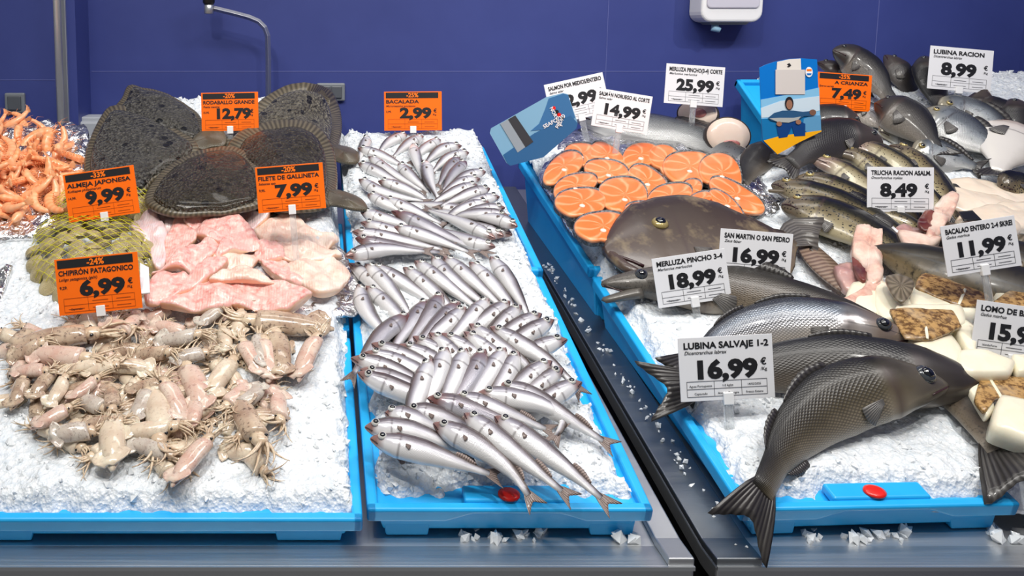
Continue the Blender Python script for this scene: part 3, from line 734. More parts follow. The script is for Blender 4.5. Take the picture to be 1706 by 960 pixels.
    if pect:
        ps, pz, pl = pect; g = []; nf = []
        for i in range(9):
            f = i/8; ang = R(-4 - 34*f); row = []
            ln = pl*H*(.75 + .25*math.sin(math.pi*(.25+f*.6)))
            for j in range(4):
                jj = j/3; s = ps + ln*jj*math.cos(ang)/Lw; z = pz*H + ln*jj*math.sin(ang) - (f-.5)*.08*H
                zz = clamp(z / (H * max(.05, prf(s, up if z > 0 else dn))), -.98, .98)
                row.append(pt(s, z, prf(s, wd)*H*wf*math.sqrt(1 - zz*zz*.8) + .0008 + .008*H*jj))
            g.append(row); nf.append([at(N, ps)]*4)
        v, f_, u_ = solid_grid(g, nf, min(.001, H*.015)); link('pectoral_fin', mesh('pectoral_fin', v, f_, fm2, u_), t)
    if eye:
        es, ez, er, em = eye; z = ez*H; zz = clamp(z / (H*max(.05, prf(es, up))), -.9, .9)
        c = pt(es, z, prf(es, wd)*H*wf*math.sqrt(1 - zz*zz) * .97); ax = (at(N, es)*.93 + at(D, es)*.25*(1 if ez > 0 else 0)).normalized()
        q = ax.to_track_quat('Z', 'X').to_matrix().to_4x4()
        pr = [(0, .52), (.45, .46), (.8, .28), (1.0, .0), (.9, -.3)]
        e = MB().lathe([(max(r, .001)*er, z_*er) for r, z_ in pr[::-1]], 18, Matrix.Translation(c) @ q).build('eye', M[em], t, smooth=True)
        MB().lathe([(max(r, .001)*er*.60, z_*er + .40*er) for r, z_ in [(.9, -.25), (1, 0), (.8, .14), (.4, .24), (0, .27)]], 14, Matrix.Translation(c) @ q).build('pupil', M['pupil'], e, smooth=True)
    if mouth:
        ms = []
        for k in range(7):
            f = k/6; s = .004 + mouth*f; z = (-.03 - .16*f)*H; zz = clamp(z/(H*max(.05, prf(s, dn))), -.95, .95)
            ms.append(pt(s, z, prf(s, wd)*H*wf*math.sqrt(1 - zz*zz)*(1 - .12*zz*zz)))
        MB().tube(ms, [H*.012 + .0004]*7, 6).build('mouth', M['mouth'], t, smooth=True)
    if jaw:   # dropped lower jaw
        ms = []
        for k in range(8):
            f = k/7; s = mouth*1.5*(1-f); z = (-.16 - jaw*f)*H; ms.append(pt(s - .012*f, z, H*wf*.10*(1-f)))
        MB().tube(ms, [H*wf*(.28 - .16*k/7) for k in range(8)], 12, .7).build('lower_jaw', M[mat], t, smooth=True)
    return t
def loopify(pts, n):
    e = [Vector(p) for p in pts]; m = len(e); out = []
    for i in range(m):
        a, b, c, d = e[(i-1)%m], e[i], e[(i+1)%m], e[(i+2)%m]
        for k in range(8):
            t = k/8; out.append(.5*((2*b) + (c-a)*t + (2*a-5*b+4*c-d)*t*t + (3*b-a-3*c+d)*t**3))
    out.append(out[0]); arr = np.array([tuple(p) for p in out]); s = np.concatenate([[0], np.cumsum(np.linalg.norm(np.diff(arr, axis=0), axis=1))])
    return [Vector([np.interp(v, s, arr[:, k]) for k in range(3)]) for v in np.linspace(0, s[-1], n+1)[:-1]]
def slab(name, outline, h, th, mat, label=None, cat=None, group=None, parent=None, org=None, dome=.5, wave=0.0, rings=7, n=40, sharp=False, crinkle=0, seed=0, edge_mat=None):
    """a soft slab lying on the ice: outline in picture points lowered onto the surface, h above it, th thick, top domed"""
    if sharp:
        W = []
        for i in range(len(outline)):
            a, b = outline[i], outline[(i+1) % len(outline)]
            for k in range(6): f = k/6; W.append(P(a[0]*(1-f)+b[0]*f, a[1]*(1-f)+b[1]*f, h + th*.5))
        pts = W; n = len(W)
    else:
        pts = loopify([P(x, y, h + th*.5) for x, y in outline], n)
    c = sum(pts, Vector()) / n; nn = surf_n(c.x, min(c.y, 2.3))
    if org is None: org = Vector((c.x, c.y, S(c.x, min(c.y, 2.4))))
    rs = [1 - (k/rings)**1.0 for k in range(rings)]
    vs = []; uv = []; fs = []; fm = []
    rn = random.Random(seed)
    def lift(r, p):
        z = th*(.5*(1-dome) + dome*(max(0, 1 - r*r))**.55) if r < 1 else th*.12
        if wave: z += wave*(fbm(p.x + seed*3.1, p.y, 17, 2) + .35*fbm(p.x, p.y + seed, 55, 2))
        if crinkle: z += crinkle*(fbm(p.x, p.y + seed, 42, 3) + .5*abs(fbm(p.x + 4, p.y, 90, 2)))
        return z
    seq = [(1.0, 'bot'), (1.0, 'mid')] + [(.955, 'top')] + [(r*.955, 'top') for r in rs[1:]]
    for r, kind in seq:
        for i in range(n):
            p = c + (pts[i] - c) * r
            z = -th*.45 if kind == 'bot' else lift(1, p) if kind == 'mid' else lift(r*.98, p)
            vs.append(p + nn*z - org); uv.append((i/n, r))
    for k in range(len(seq)-1):
        for i in range(n):
            j = (i+1) % n; fs.append((k*n+i, k*n+j, (k+1)*n+j, (k+1)*n+i)); fm.append(1 if (edge_mat and k < 1) else 0)
    vs.append(c + nn*lift(0, c) - org); uv.append((.5, 0)); q = len(vs)-1; b = (len(seq)-1)*n
    for i in range(n): fs.append((b+i, b+(i+1)%n, q)); fm.append(0)
    fs.append(tuple(range(n))[::-1]); fm.append(0)
    # keep faces outward
    ar = (pts[n//4]-c).cross(pts[n//2]-c).dot(nn)
    if ar < 0: fs = [f[::-1] for f in fs]
    me = mesh(name, vs, fs, [mat, edge_mat] if edge_mat else mat, uv, True, fm)
    o = link(name, me, parent, None if parent else org)
    if label: tag(o, label, cat, group)
    return o

# ------------------------------------------------------------------ foil
def foil(label, outline, h=.006, th=.010, cr=.012, seed=0):
    return slab('foil_sheet', outline, h, th, M['foil'], label, 'foil', dome=.15, crinkle=cr, rings=14, n=90, seed=seed)
foil('crumpled aluminium foil spread under the pile of prawns', [(-60, 215), (20, 205), (90, 205), (140, 212), (150, 240), (150, 300), (118, 365), (75, 395), (10, 400), (-60, 395)], .012, .012, .016, 1)
foil('small piece of aluminium foil at the left edge of the picture on the ice', [(-40, 455), (0, 450), (22, 447), (14, 470), (6, 490), (0, 508), (-40, 520)], .004, .006, .012, 2)
foil('aluminium foil sheet under the redfish fillets', [(222, 400), (270, 350), (350, 330), (440, 350), (545, 395), (585, 440), (602, 490), (598, 522), (570, 528), (520, 522), (400, 520), (300, 515), (240, 500)], .0, .006, .008, 3)
foil('aluminium foil sheet under the salmon steaks', [(898, 290), (925, 255), (945, 222), (1000, 216), (1080, 228), (1180, 252), (1240, 268), (1285, 320), (1300, 350), (1240, 372), (1100, 420), (1010, 408), (955, 392), (925, 340)], .002, .012, .012, 4)

# ------------------------------------------------------------------ turbots
def turbot(label, outline, h, mat, th=.012, tail=None, wave=.004, seed=0, inner=.86, eyes=None):
    pts = outline
    o = slab('turbot', pts, h, th, M['turbot_fin'], label, 'turbot', 'turbots', dome=.15, wave=wave, rings=6, n=72, seed=seed)
    cx = sum(p[0] for p in pts)/len(pts); cy = sum(p[1] for p in pts)/len(pts)
    ins = [(cx + (x-cx)*inner, cy + (y-cy)*inner) for x, y in pts]
    slab('body', ins, h + .003, .022, M[mat], parent=o, org=o.location, dome=.80, wave=wave, rings=9, n=64, seed=seed)
    if tail:
        slab('tail_fin', tail, h + .004, .007, M['turbot_fin'], parent=o, org=o.location, dome=.3, rings=4, n=40, seed=seed + 1)
    return o
turbot('rearmost left turbot, dark and wet, its pointed corner highest by the blue wall', [(190, 190), (203, 165), (214, 142), (235, 146), (262, 152), (292, 163), (322, 182), (337, 200), (340, 225), (325, 240), (290, 240), (230, 225)], .018, 'turbot_wet', seed=1, inner=.88)
turbot('rear right turbot with a mottled pale fin edge, in front of the wall socket', [(372, 245), (392, 212), (420, 182), (448, 158), (480, 142), (520, 140), (550, 150), (564, 175), (570, 205), (566, 235), (556, 258), (520, 262), (450, 240)], .018, 'turbot_pale', tail=[(540, 240), (562, 242), (585, 247), (598, 258), (596, 272), (575, 272), (555, 264)], seed=2, inner=.78)
turbot('left turbot with glittering wet skin behind the clams card', [(140, 292), (143, 255), (155, 220), (170, 192), (183, 178), (214, 178), (252, 192), (290, 212), (322, 232), (334, 246), (322, 264), (292, 282), (256, 302), (238, 322), (190, 330), (150, 318)], .034, 'turbot_wet', tail=[(318, 238), (335, 218), (352, 210), (368, 214), (377, 228), (374, 243), (352, 246), (335, 250)], seed=3, inner=.88)
turbot('brown turbot leaning in the middle behind the redfish card', [(378, 258), (384, 235), (405, 216), (440, 204), (480, 200), (515, 204), (540, 220), (556, 250), (562, 290), (560, 325), (545, 345), (500, 352), (450, 345), (420, 310), (400, 280)], .042, 'turbot', tail=[(548, 318), (566, 318), (590, 326), (606, 336), (612, 350), (590, 350), (566, 344), (546, 340)], seed=4, inner=.80)
turbot('front turbot, dark brown, lying just behind the pink redfish fillets', [(242, 338), (252, 308), (275, 282), (306, 262), (345, 248), (385, 244), (412, 254), (432, 278), (440, 310), (436, 340), (400, 352), (340, 358), (280, 358)], .055, 'turbot', seed=5)

# ------------------------------------------------------------------ redfish fillets
def q5(L): return [(180 + x*.2709, 300 + y*.2709) for x, y in L]
RF = [
 (q5([(720,180),(850,140),(930,210),(1000,230),(900,300),(850,290),(760,240),(690,210)]), .010, 'redfish_lilac', 'lilac pink redfish fillet at the far end below the redfish card'),
 (q5([(900,290),(1040,225),(1180,250),(1250,300),(1410,360),(1390,410),(1290,435),(1180,420),(1050,400),(950,370)]), .012, 'redfish_pale', 'redfish fillet with a cut cream end at the right, nearest the turbot tail'),
 (q5([(740,150),(800,115),(860,100),(890,140),(860,165),(780,180)]), .008, 'redfish_pale', 'small end of a redfish fillet against the front turbot'),
 (q5([(250,190),(330,180),(400,230),(400,330),(350,330),(300,260)]), .014, 'redfish_lilac', 'half hidden redfish fillet beside the upper clam net'),
 (q5([(140,290),(190,225),(260,190),(330,265),(365,340),(350,400),(360,500),(330,555),(285,540),(240,420)]), .026, 'redfish_lilac', 'long lilac white redfish fillet lying at the left end beside the clams'),
 (q5([(1000,390),(1120,380),(1240,385),(1430,460),(1400,490),(1290,500),(1090,505),(1060,450)]), .020, 'redfish_pale', 'pale redfish fillet lying crosswise at the right side'),
 (q5([(930,380),(1000,365),(1060,400),(1085,450),(1070,500),(930,500),(900,450)]), .022, 'redfish', 'short pink redfish fillet in the middle of the heap'),
 (q5([(940,510),(1010,495),(1085,500),(1150,560),(1230,650),(1130,650),(1020,600)]), .024, 'redfish', 'red streaked redfish fillet beside the pale fillets at the right'),
 (q5([(1080,520),(1200,485),(1400,478),(1490,560),(1470,630),(1390,700),(1280,710),(1200,650),(1110,600)]), .030, 'redfish_pale', 'thick rounded pale redfish fillet at the right end over the foil'),
 (q5([(350,360),(430,220),(490,280),(550,340),(530,390),(460,450),(380,530),(345,480)]), .034, 'redfish', 'pink redfish fillet standing up next to the lilac one'),
 (q5([(450,225),(540,150),(690,78),(740,130),(735,180),(600,280),(545,310),(480,275)]), .034, 'redfish', 'pink redfish fillet at the top of the heap touching the front turbot'),
 (q5([(660,490),(800,460),(930,430),(925,490),(850,560),(750,580),(640,600)]), .028, 'redfish_pale', 'narrow redfish fillet tucked under the middle ones'),
 (q5([(535,325),(600,255),(760,218),(860,280),(915,340),(938,405),(800,450),(660,492),(690,420),(600,380)]), .042, 'redfish', 'large pink and red redfish fillet in the centre of the heap'),
 (q5([(360,540),(460,440),(560,390),(650,338),(692,385),(690,440),(600,505),(545,585),(450,550),(350,560),(265,590)]), .046, 'redfish', 'wavy pink redfish fillet with a white lower edge, left of centre'),
 (q5([(225,750),(270,620),(340,570),(440,560),(530,590),(600,495),(740,500),(640,605),(480,690),(310,765)]), .050, 'redfish', 'rosy redfish fillet with a long brown cut edge, front left'),
 (q5([(320,765),(450,690),(620,615),(830,635),(832,690),(745,785),(560,812),(400,790)]), .046, 'redfish', 'front redfish fillet nearest the squid, left of two'),
 (q5([(765,775),(830,690),(835,630),(1000,628),(1240,690),(1232,725),(1140,803),(1050,812),(900,790)]), .046, 'redfish', 'front redfish fillet nearest the squid, with a tan cut end, right of two'),
 (q5([(620,615),(700,570),(800,548),(930,565),(1025,625),(930,628),(820,622),(700,622)]), .060, 'redfish_pale', 'thin curled redfish strip lying on top at the front'),
]
for k, (ol, h, mt, lb) in enumerate(RF):
    slab('redfish_fillet', ol, h * .8, .010, M[mt], lb, 'fish fillet', 'redfish fillets', dome=.25, wave=.015, rings=8, n=60, seed=k, edge_mat=M['redfish_edge'])

# ------------------------------------------------------------------ salmon steaks
def steak(px, py, rx, ry, label, rot=0, k=0):
    rx *= 1.06; ry *= 1.10
    ol = []
    for i in range(28):
        a = 2*math.pi*i/28
        r = 1 + .06*math.cos(2*a) - .20*math.exp(-((a - math.pi*1.5)/.28)**2) + .05*math.sin(3*a + k)
        x, y = math.cos(a)*r*rx, -math.sin(a)*r*ry*1.02
        c, s = math.cos(rot), math.sin(rot); ol.append((px + x*c - y*s, py + x*s + y*c))
    h = .018 + .0016*k
    o = slab('salmon_steak', ol, h + .010, .009, M['salmonflesh'], label, 'salmon steak', 'salmon steaks', dome=.10, rings=8, n=56, seed=k)
    big = [(px + (x-px)*1.035, py + (y-py)*1.035 + 1.5) for x, y in ol]
    slab('skin', big, h - .006, .022, M['steak_skin'], parent=o, org=o.location, dome=.1, rings=4, n=56)
    c = P(px + rx*.05, py + ry*.15, h + .0215); n = surf_n(c.x, c.y).to_track_quat('Z', 'X').to_matrix().to_4x4()
    MB().lathe([(.0065, -.003), (.006, .001), (.003, .0022)], 12, Matrix.Translation(c - o.location) @ n).build('bone', M['bone'], o, smooth=True)
ST = [(967,259,25,19,'salmon steak at the back left corner of the foil'),(1010,261,28,18,'second salmon steak from the left in the back row'),(1066,261,28,20,'third salmon steak from the left in the back row'),(1109,268,28,21,'fourth salmon steak from the left in the back row'),
 (938,280,34,19,'leftmost salmon steak, on the foil edge below the seafood card'),(1012,289,34,20,'salmon steak in the second row below the two back left ones'),(1147,281,38,27,'large salmon steak with bright white veins, behind the slit steak'),(1077,304,32,22,'salmon steak in the middle of the foil'),
 (957,312,34,18,'salmon steak in the left column, third from the front'),(1201,290,35,29,'deep orange salmon steak at the back right with a long slit'),(1147,319,22,14,'small salmon steak peeping out at the centre right'),(1039,328,37,30,'large oval salmon steak in the centre, tilted up'),
 (968,339,38,23,'salmon steak in the left column, second from the front'),(1226,328,46,18,'long flat salmon steak at the right end above the john dory'),(1114,331,35,21,'salmon steak right of the large oval one'),(1210,342,33,11,'salmon steak half covered by the back of the john dory, at the right'),
 (1158,341,28,12,'salmon steak half covered by the back of the john dory, in the middle'),(1074,358,30,18,'salmon steak touching the john dory forehead'),(1003,380,40,24,'salmon steak nearest the front, left of the john dory mouth')]
for k, s_ in enumerate(ST): steak(*s_, rot=[0, .5, -.35, .7, -.6, .25][k % 6], k=k)

# ------------------------------------------------------------------ cod loins and white fillets
def loin(ol, h, th, label, skin=None, stripe=None, seed=0, mat='loin'):
    o = slab('cod_loin', ol, h, th, M[mat], label, 'cod loin', 'cod loins', dome=.22, rings=6, n=48, sharp=False, wave=.003, seed=seed)
    if skin: slab('skin', skin, h + th*1.02, .007, M['codskin'], parent=o, org=o.location, dome=.25, rings=6, n=48, wave=.003, seed=seed)
    if stripe: slab('lateral_line', stripe, h + th*1.02 + .0062, .002, M['loin'], parent=o, org=o.location, dome=.1, rings=3, n=24, seed=seed)
def oct_(q, k=.16):
    out = []
    for i in range(len(q)):
        a, b = q[i], q[(i+1) % len(q)]; out += [(a[0]*(1-k)+b[0]*k, a[1]*(1-k)+b[1]*k), (a[0]*k+b[0]*(1-k), a[1]*k+b[1]*(1-k))]
    return out
loin(oct_([(1416,478),(1456,474),(1462,530),(1440,545),(1405,505)]), .030, .030, 'white cod loin under the cod throat, left of two', seed=1)
loin(oct_([(1456,474),(1478,482),(1505,505),(1545,520),(1545,552),(1470,548),(1452,520)]), .034, .030, 'white cod loin under the cod throat, right of two', seed=2)
loin(oct_([(1512,492),(1540,478),(1632,505),(1622,535),(1560,532),(1512,520)]), .038, .034, 'cod loin with a long brown skin strip below the cod body', skin=oct_([(1536,455),(1648,490),(1642,508),(1598,512),(1523,480)]), stripe=oct_([(1606,480),(1611,481),(1600,508),(1595,507)]), seed=3)
loin(oct_([(1482,518),(1600,516),(1608,548),(1552,570),(1512,568)]), .052, .030, 'cod loin showing speckled golden brown skin with a pale stripe, beside the silver bass snout', skin=oct_([(1481,517),(1588,517),(1602,545),(1553,566),(1508,564)], .08), stripe=oct_([(1535,517),(1540,517),(1548,565),(1543,565)]), seed=4)
loin(oct_([(1578,545),(1600,540),(1625,556),(1622,600),(1606,590)]), .046, .030, 'narrow white cod loin left of the cod loin card', seed=5)
loin(oct_([(1505,572),(1578,560),(1600,595),(1590,625),(1560,620),(1535,600)]), .046, .030, 'split white cod loin below the speckled one', seed=6)
loin(oct_([(1592,594),(1640,592),(1690,612),(1680,632),(1610,632),(1590,620)]), .050, .028, 'flat white cod loin under the cod loin card', seed=7)
loin(oct_([(1598,640),(1640,640),(1655,690),(1640,705)]), .030, .024, 'cod loin with brown skin bent over its edge, beside the dark bass snout', skin=oct_([(1635,628),(1706,630),(1740,668),(1660,664),(1640,690),(1622,668)]), stripe=oct_([(1646,630),(1651,630),(1672,664),(1667,665)]), seed=8)
loin(oct_([(1660,668),(1710,678),(1770,700),(1760,760),(1700,742),(1645,722)]), .040, .034, 'thick white cod loin at the right edge of the picture', seed=9)
loin(oct_([(1650,500),(1690,478),(1740,480),(1740,520),(1660,520)]), .040, .030, 'cod loin with dark skin behind the cod loin card', skin=oct_([(1654,503),(1692,479),(1740,482),(1740,518),(1662,516)]), seed=10)
loin(oct_([(1680,600),(1720,600),(1740,630),(1690,632)]), .044, .030, 'cod loin end right of the flat one, half behind the card', seed=11)
loin(oct_([(1688,440),(1720,430),(1760,450),(1740,475),(1695,470)]), .02, .028, 'pale cod piece at the right edge below the whole cod card', seed=12)
WF = [([(1556,312),(1600,300),(1650,308),(1700,322),(1760,335),(1760,352),(1690,348),(1620,335),(1570,326)], .016, 'long pale fish fillet at the back of the white fillets'),
 ([(1545,330),(1575,314),(1640,325),(1700,345),(1700,362),(1640,366),(1590,352)], .026, 'broad pale fish fillet in the middle of the white fillets'),
 ([(1590,372),(1620,352),(1680,344),(1760,352),(1760,380),(1690,384),(1630,386)], .034, 'pale fish fillet in front, behind the whole cod card'),
 ([(1655,345),(1690,338),(1760,342),(1760,356),(1690,358)], .036, 'thin pale fish fillet lying on top at the right edge'),
 ([(1600,384),(1640,372),(1680,372),(1700,386),(1650,396),(1612,398)], .036, 'small folded pale fish fillet just above the whole cod card')]
for k, (ol, h, lb) in enumerate(WF): slab('white_fillet', ol, h, .020, M['whitefillet'], lb, 'fish fillet', 'white fillets', dome=.5, wave=.006, n=56, rings=7, seed=k+30)

# ------------------------------------------------------------------ large fish
fish('salmon', 'whole silver salmon lying behind the salmon steaks', 'salmon', None, [(955, 195), (1010, 205), (1075, 214), (1135, 222), (1190, 240), (1245, 265), (1290, 285)], .135, 'salmon', 'bass', .0, .5, 'bass_fin', roll=-22, eye=(.08, .1, .010, 'eyegrey'), tail=(.8, .5), dorsal=((.45, .6, .18),))
fish('john_dory', 'deep bodied brown john dory lying above the hake', 'john dory', None, [(1012, 420), (1080, 412), (1150, 410), (1230, 410), (1300, 402), (1336, 388), (1370, 394)], .270, 'dory', 'dory', .034, .15, 'dory_tail', roll=-16, eye=(.26, .17, .0175, 'eyegold'), tail=(.36, .1), tb=.84, dorsal=(), pect=(.36, -.1, .14), mouth=.10, jaw=0)
fish('hake', 'long dark hake with open mouth, stretching behind the cards to the right edge', 'hake', None, [(1003, 474), (1060, 474), (1130, 477), (1210, 483), (1300, 503), (1400, 535), (1500, 585), (1575, 650), (1640, 720), (1720, 820)], .108, 'hake', 'hake', [.0, .01, .012, .012, .010, .006, .004, .004, .006], .55, 'bass_fin', eye=(.085, .14, .012, 'eyegrey'), tail=(1.1, .25), tb=.90, dorsal=((.3, .4, .16),), pect=(.22, -.2, .55), mouth=.055, jaw=.16)
fish('sea_bass', 'silvery sea bass with its head to the right, above the dark one behind the card', 'sea bass', 'front sea bass', [(1518, 566), (1470, 556), (1420, 549), (1360, 543), (1300, 544), (1240, 555), (1185, 580), (1120, 640)], .105, 'bass_silver', 'bass', [.045, .045, .04, .03, .022, .012, .006], .5, 'bass_fin', eye=(.095, .10, .013, 'eyegrey'), tail=(.9, .5), dorsal=((.3, .48, .05), (.52, .66, .05)), mouth=.075)
fish('sea_bass', 'dark sea bass behind the large white card, its tail over the tray edge', 'sea bass', 'front sea bass', [(1640, 636), (1580, 632), (1500, 622), (1410, 612), (1330, 612), (1250, 622), (1180, 636), (1130, 645), (1066, 652)], .112, 'bass_grey', 'bass', [.02, .03, .032, .03, .024, .016, .014, .016, .012], .5, 'bass_fin', eye=(.06, .10, .008, 'eyegrey'), tail=(.85, .5), tb=.84, dorsal=((.3, .46, .06),), mouth=.06)
fish('sea_bass', 'big olive sea bass curving down over the tray corner in front', 'sea bass', 'front sea bass', [(1578, 642), (1530, 640), (1480, 643), (1425, 656), (1375, 680), (1330, 718), (1298, 762), (1272, 815), (1225, 905)], .104, 'bass', 'bass', [.045, .05, .05, .042, .03, .018, .010, .006, -.03], .48, 'bass_fin', eye=(.085, .11, .0155, 'eyegrey'), tail=(.95, .5), tb=.835, dorsal=((.33, .52, .09), (.56, .70, .10)), anal=((.6, .7, .10),), pect=(.26, -.22, .42), mouth=.08, rings=34, seg=22)
# john dory's ribbed fin along its belly
o = bpy.data.objects['john_dory']
g = []; nf = []
for i in range(24):
    f = i/23; a = P(1322 + 78*f - 14*math.sin(f*3), 398 + 86*f, .03); b = P(1338 + 92*f + 8*math.sin(f*3.1), 392 + 90*f, .028)
    g.append([a - o.location, (a+b)/2 - o.location + Vector((0, 0, .004)), b - o.location]); nf.append([surf_n(a.x, a.y)]*3)
v, f_, u_ = solid_grid(g, nf, .003); link('anal_fin', mesh('anal_fin', v, f_, M['dory_fin'], u_), o)
for nm, pp, rr in (('upper_jaw', [(1034,388),(1024,398),(1024,412),(1034,428)], .011), ('lower_jaw', [(1008,414),(1020,428),(1042,446),(1075,462)], .012)):
    MB().tube([P(x, y, .045) - o.location for x, y in pp], [rr*.6, rr, rr, rr*.7], 10).build(nm, M['dory'], o, smooth=True)
TR = [([(1352,266),(1395,280),(1432,304),(1470,335)], .075, 'trout_pale', .02, 'dark backed trout fourth from the front of the trout fan'),
 ([(1392,254),(1430,262),(1468,286),(1500,320)], .075, 'trout', .024, 'trout fifth from the front, its flank silvery behind the fourth'),
 ([(1408,240),(1455,252),(1505,280),(1556,330),(1566,345)], .078, 'trout_pale', .03, 'trout with pink cheek and a bright stripe, sixth from the front of the fan'),
 ([(1478,245),(1512,258),(1545,288),(1572,322)], .078, 'trout', .03, 'golden flanked trout at the right end of the trout fan'),
 ([(1325,299),(1370,305),(1420,325),(1470,352),(1520,372)], .072, 'trout', .022, 'narrow dark trout third from the front of the fan'),
 ([(1286,308),(1330,318),(1390,336),(1450,360),(1510,392)], .082, 'trout', .024, 'trout with open mouth and yellow eye, second from the front of the fan'),
 ([(1302,343),(1350,352),(1410,373),(1470,403),(1530,440)], .112, 'trout', .022, 'largest trout with pale spotted belly, nearest the front of the trout fan')]
for px, H, mt, h, lb in TR:
    fish('trout', lb, 'trout', 'trout fan', px, H, mt, 'trout', h, .5, 'bass_fin', L=.34, roll=-12, eye=(.08, .14, .0095, 'eyegold'), tail=(.8, .2), dorsal=((.42, .54, .16),), pect=(.25, -.36, .3), mouth=.085, jaw=.12 if 'open' in lb else 0)
fish('sea_bass', 'dark arched fish lying across behind the trout fan, head to the right', 'sea bass', 'farmed sea bass', [(1470, 238), (1440, 232), (1400, 232), (1360, 246), (1328, 266), (1300, 290)], .115, 'bass_dark', 'bass', .03, .5, tail=(.7, .4), eye=(.08, .12, .008, 'eyegrey'))
UB = [([(1388,84),(1415,96),(1445,120),(1470,150),(1500,185)], .100, 'bass_grey', [.09,.07,.05,.03,.01], 'sea bass with its head high against the blue wall, left of the seam'),
 ([(1474,92),(1488,106),(1502,125),(1512,140)], .075, 'bass_dark', [.05,.03,.0], 'small dark sea bass head poking up from the ice behind'),
 ([(1538,94),(1546,120),(1557,155),(1570,200)], .085, 'bass_grey', [.08,.06,.03,.01], 'sea bass standing head up in the ice left of the rearmost white card'),
 ([(1458,172),(1490,186),(1520,208),(1548,236),(1570,265)], .120, 'bass_grey', [.05,.045,.03,.01], 'broad dark sea bass head in the middle of the back ice heap'),
 ([(1362,104),(1385,112),(1410,126),(1440,150)], .06, 'bass_dark', [.03,.02,.0], 'dark sea bass half hidden between the blue poster and the high one'),
 ([(1435,212),(1405,204),(1370,205),(1330,220)], .10, 'bass_dark', [.03,.03,.02], 'dark sea bass under the orange card, behind the poster edge'),
 ([(1640,148),(1634,170),(1628,200)], .085, 'bass_dark', [.06,.03,.0], 'dark sea bass end pointing up under the rearmost white card'),
 ([(1612,170),(1640,178),(1675,190),(1720,205)], .085, 'bass_dark', [.02,.03,.02], 'dark sea bass lying at the far right by the wall corner'),
 ([(1688,165),(1694,190),(1700,225)], .095, 'bass_dark', [.05,.03,.0], 'dark sea bass standing at the right edge of the picture')]
for px, H, mt, h, lb in UB:
    fish('sea_bass', lb, 'sea bass', 'farmed sea bass', px, H, mt, 'bass', h, .55, L=.2, eye=(.085, .12, .006, 'eyegrey') if 'dark sea bass end' not in lb else None, tail=None or (.8, .4), pect=(.27, -.2, .3))
fish('sea_bass', 'grey scaled fish flank between the orange card and the broad dark head', 'sea bass', 'farmed sea bass', [(1400, 178), (1440, 188), (1470, 205), (1500, 228)], .075, 'bass_silver', 'bass', .01, .5, eye=None)
BR = [([(1564,186),(1600,184),(1640,200),(1680,226),(1720,250)], .095, .03, 'silver sea bream at the back with a yellow patch, behind the others'),
 ([(1530,190),(1570,205),(1610,226),(1660,254),(1700,275)], .125, .028, 'silver sea bream with a dark fin, right of the broad dark bass head'),
 ([(1464,218),(1500,220),(1540,234),(1580,256)], .085, .018, 'blue grey sea bream behind the golden flanked trout'),
 ([(1518,254),(1550,258),(1595,268),(1644,284)], .095, .016, 'blue grey sea bream nearest the trout card')]
for px, H, h, lb in BR:
    fish('sea_bream', lb, 'sea bream', 'sea breams', px, H, 'bream', 'bream', h, .36, eye=(.12, .16, .008, 'eyegold'), tail=(.7, .5), pect=(.27, -.12, .3), dorsal=((.35, .8, .1),))
fish('pale_fish', 'pale white fish with its head at the right edge above the fillets', 'fish', None, [(1690, 208), (1680, 235), (1670, 262), (1660, 300)], .15, 'pale', 'bream', .02, .4, eye=(.12, .2, .008, 'eyegold'), tail=(.6, .3), side=-1)
fish('trout', 'spotted fish head at the right edge just above the white fillets', 'trout', 'trout fan', [(1668, 312), (1700, 306), (1750, 312)], .07, 'trout', 'trout', .03, .5, eye=None, tail=(.6, .3))
# hake cut into pieces
def cut(label, face, off, rx, ry, mat='hakeflesh'):
    fc = P(face[0], face[1], .05)
    o = empty('hake_cut', Vector((fc.x, fc.y, S(fc.x, fc.y))), label, 'hake piece', 'cut hake')
    ax = Vector(off).normalized(); L = .10
    q = (-ax).to_track_quat('Z', 'Y').to_matrix().to_4x4(); Mx = Matrix.Translation(fc - o.location) @ q @ Matrix.Diagonal((rx, ry, 1, 1))
    prof = [(.70, -L), (.86, -L*.6), (.97, -L*.25), (1.0, -.006), (.99, 0)]
    MB().lathe(prof, 36, Mx).build('body', M['bass_dark'] if mat else M['hake'], o, smooth=True)
    MB().lathe([(.93, -.004), (.92, .0025), (.6, .005), (.2, .006)], 36, Mx).build('cut_face', M[mat], o, smooth=True)
    return o, Mx
o, Mx = cut('thick hake piece with a blood red centre on its cut face, under the hake card', (1162, 189), (.55, .8, -.28), .054, .040)
MB().lathe([(.36, .004), (.3, .0075), (.1, .008)], 20, Mx @ Matrix.Translation((.1, 0, 0))).build('blood_patch', M['redspot'], o, smooth=True)
o, Mx = cut('hake piece with an open belly hole on its cut face, in front of the other', (1213, 226), (.15, .85, -.25), .056, .050)
MB().lathe([(.34, .004), (.26, .0075), (.1, .006)], 20, Mx @ Matrix.Translation((.1, -.42, 0)) @ Matrix.Diagonal((1.2, .6, 1, 1))).build('belly_hole', M['redspot'], o, smooth=True)
fish('hake', 'grey hake tail piece lying between the cut hake and the blue poster', 'hake', None, [(1285, 238), (1268, 258), (1252, 280), (1240, 305)], .075, 'bass_grey', 'hake', .012, .55, eye=None, pect=None, mouth=0, tail=(0, 0), tb=1.0)
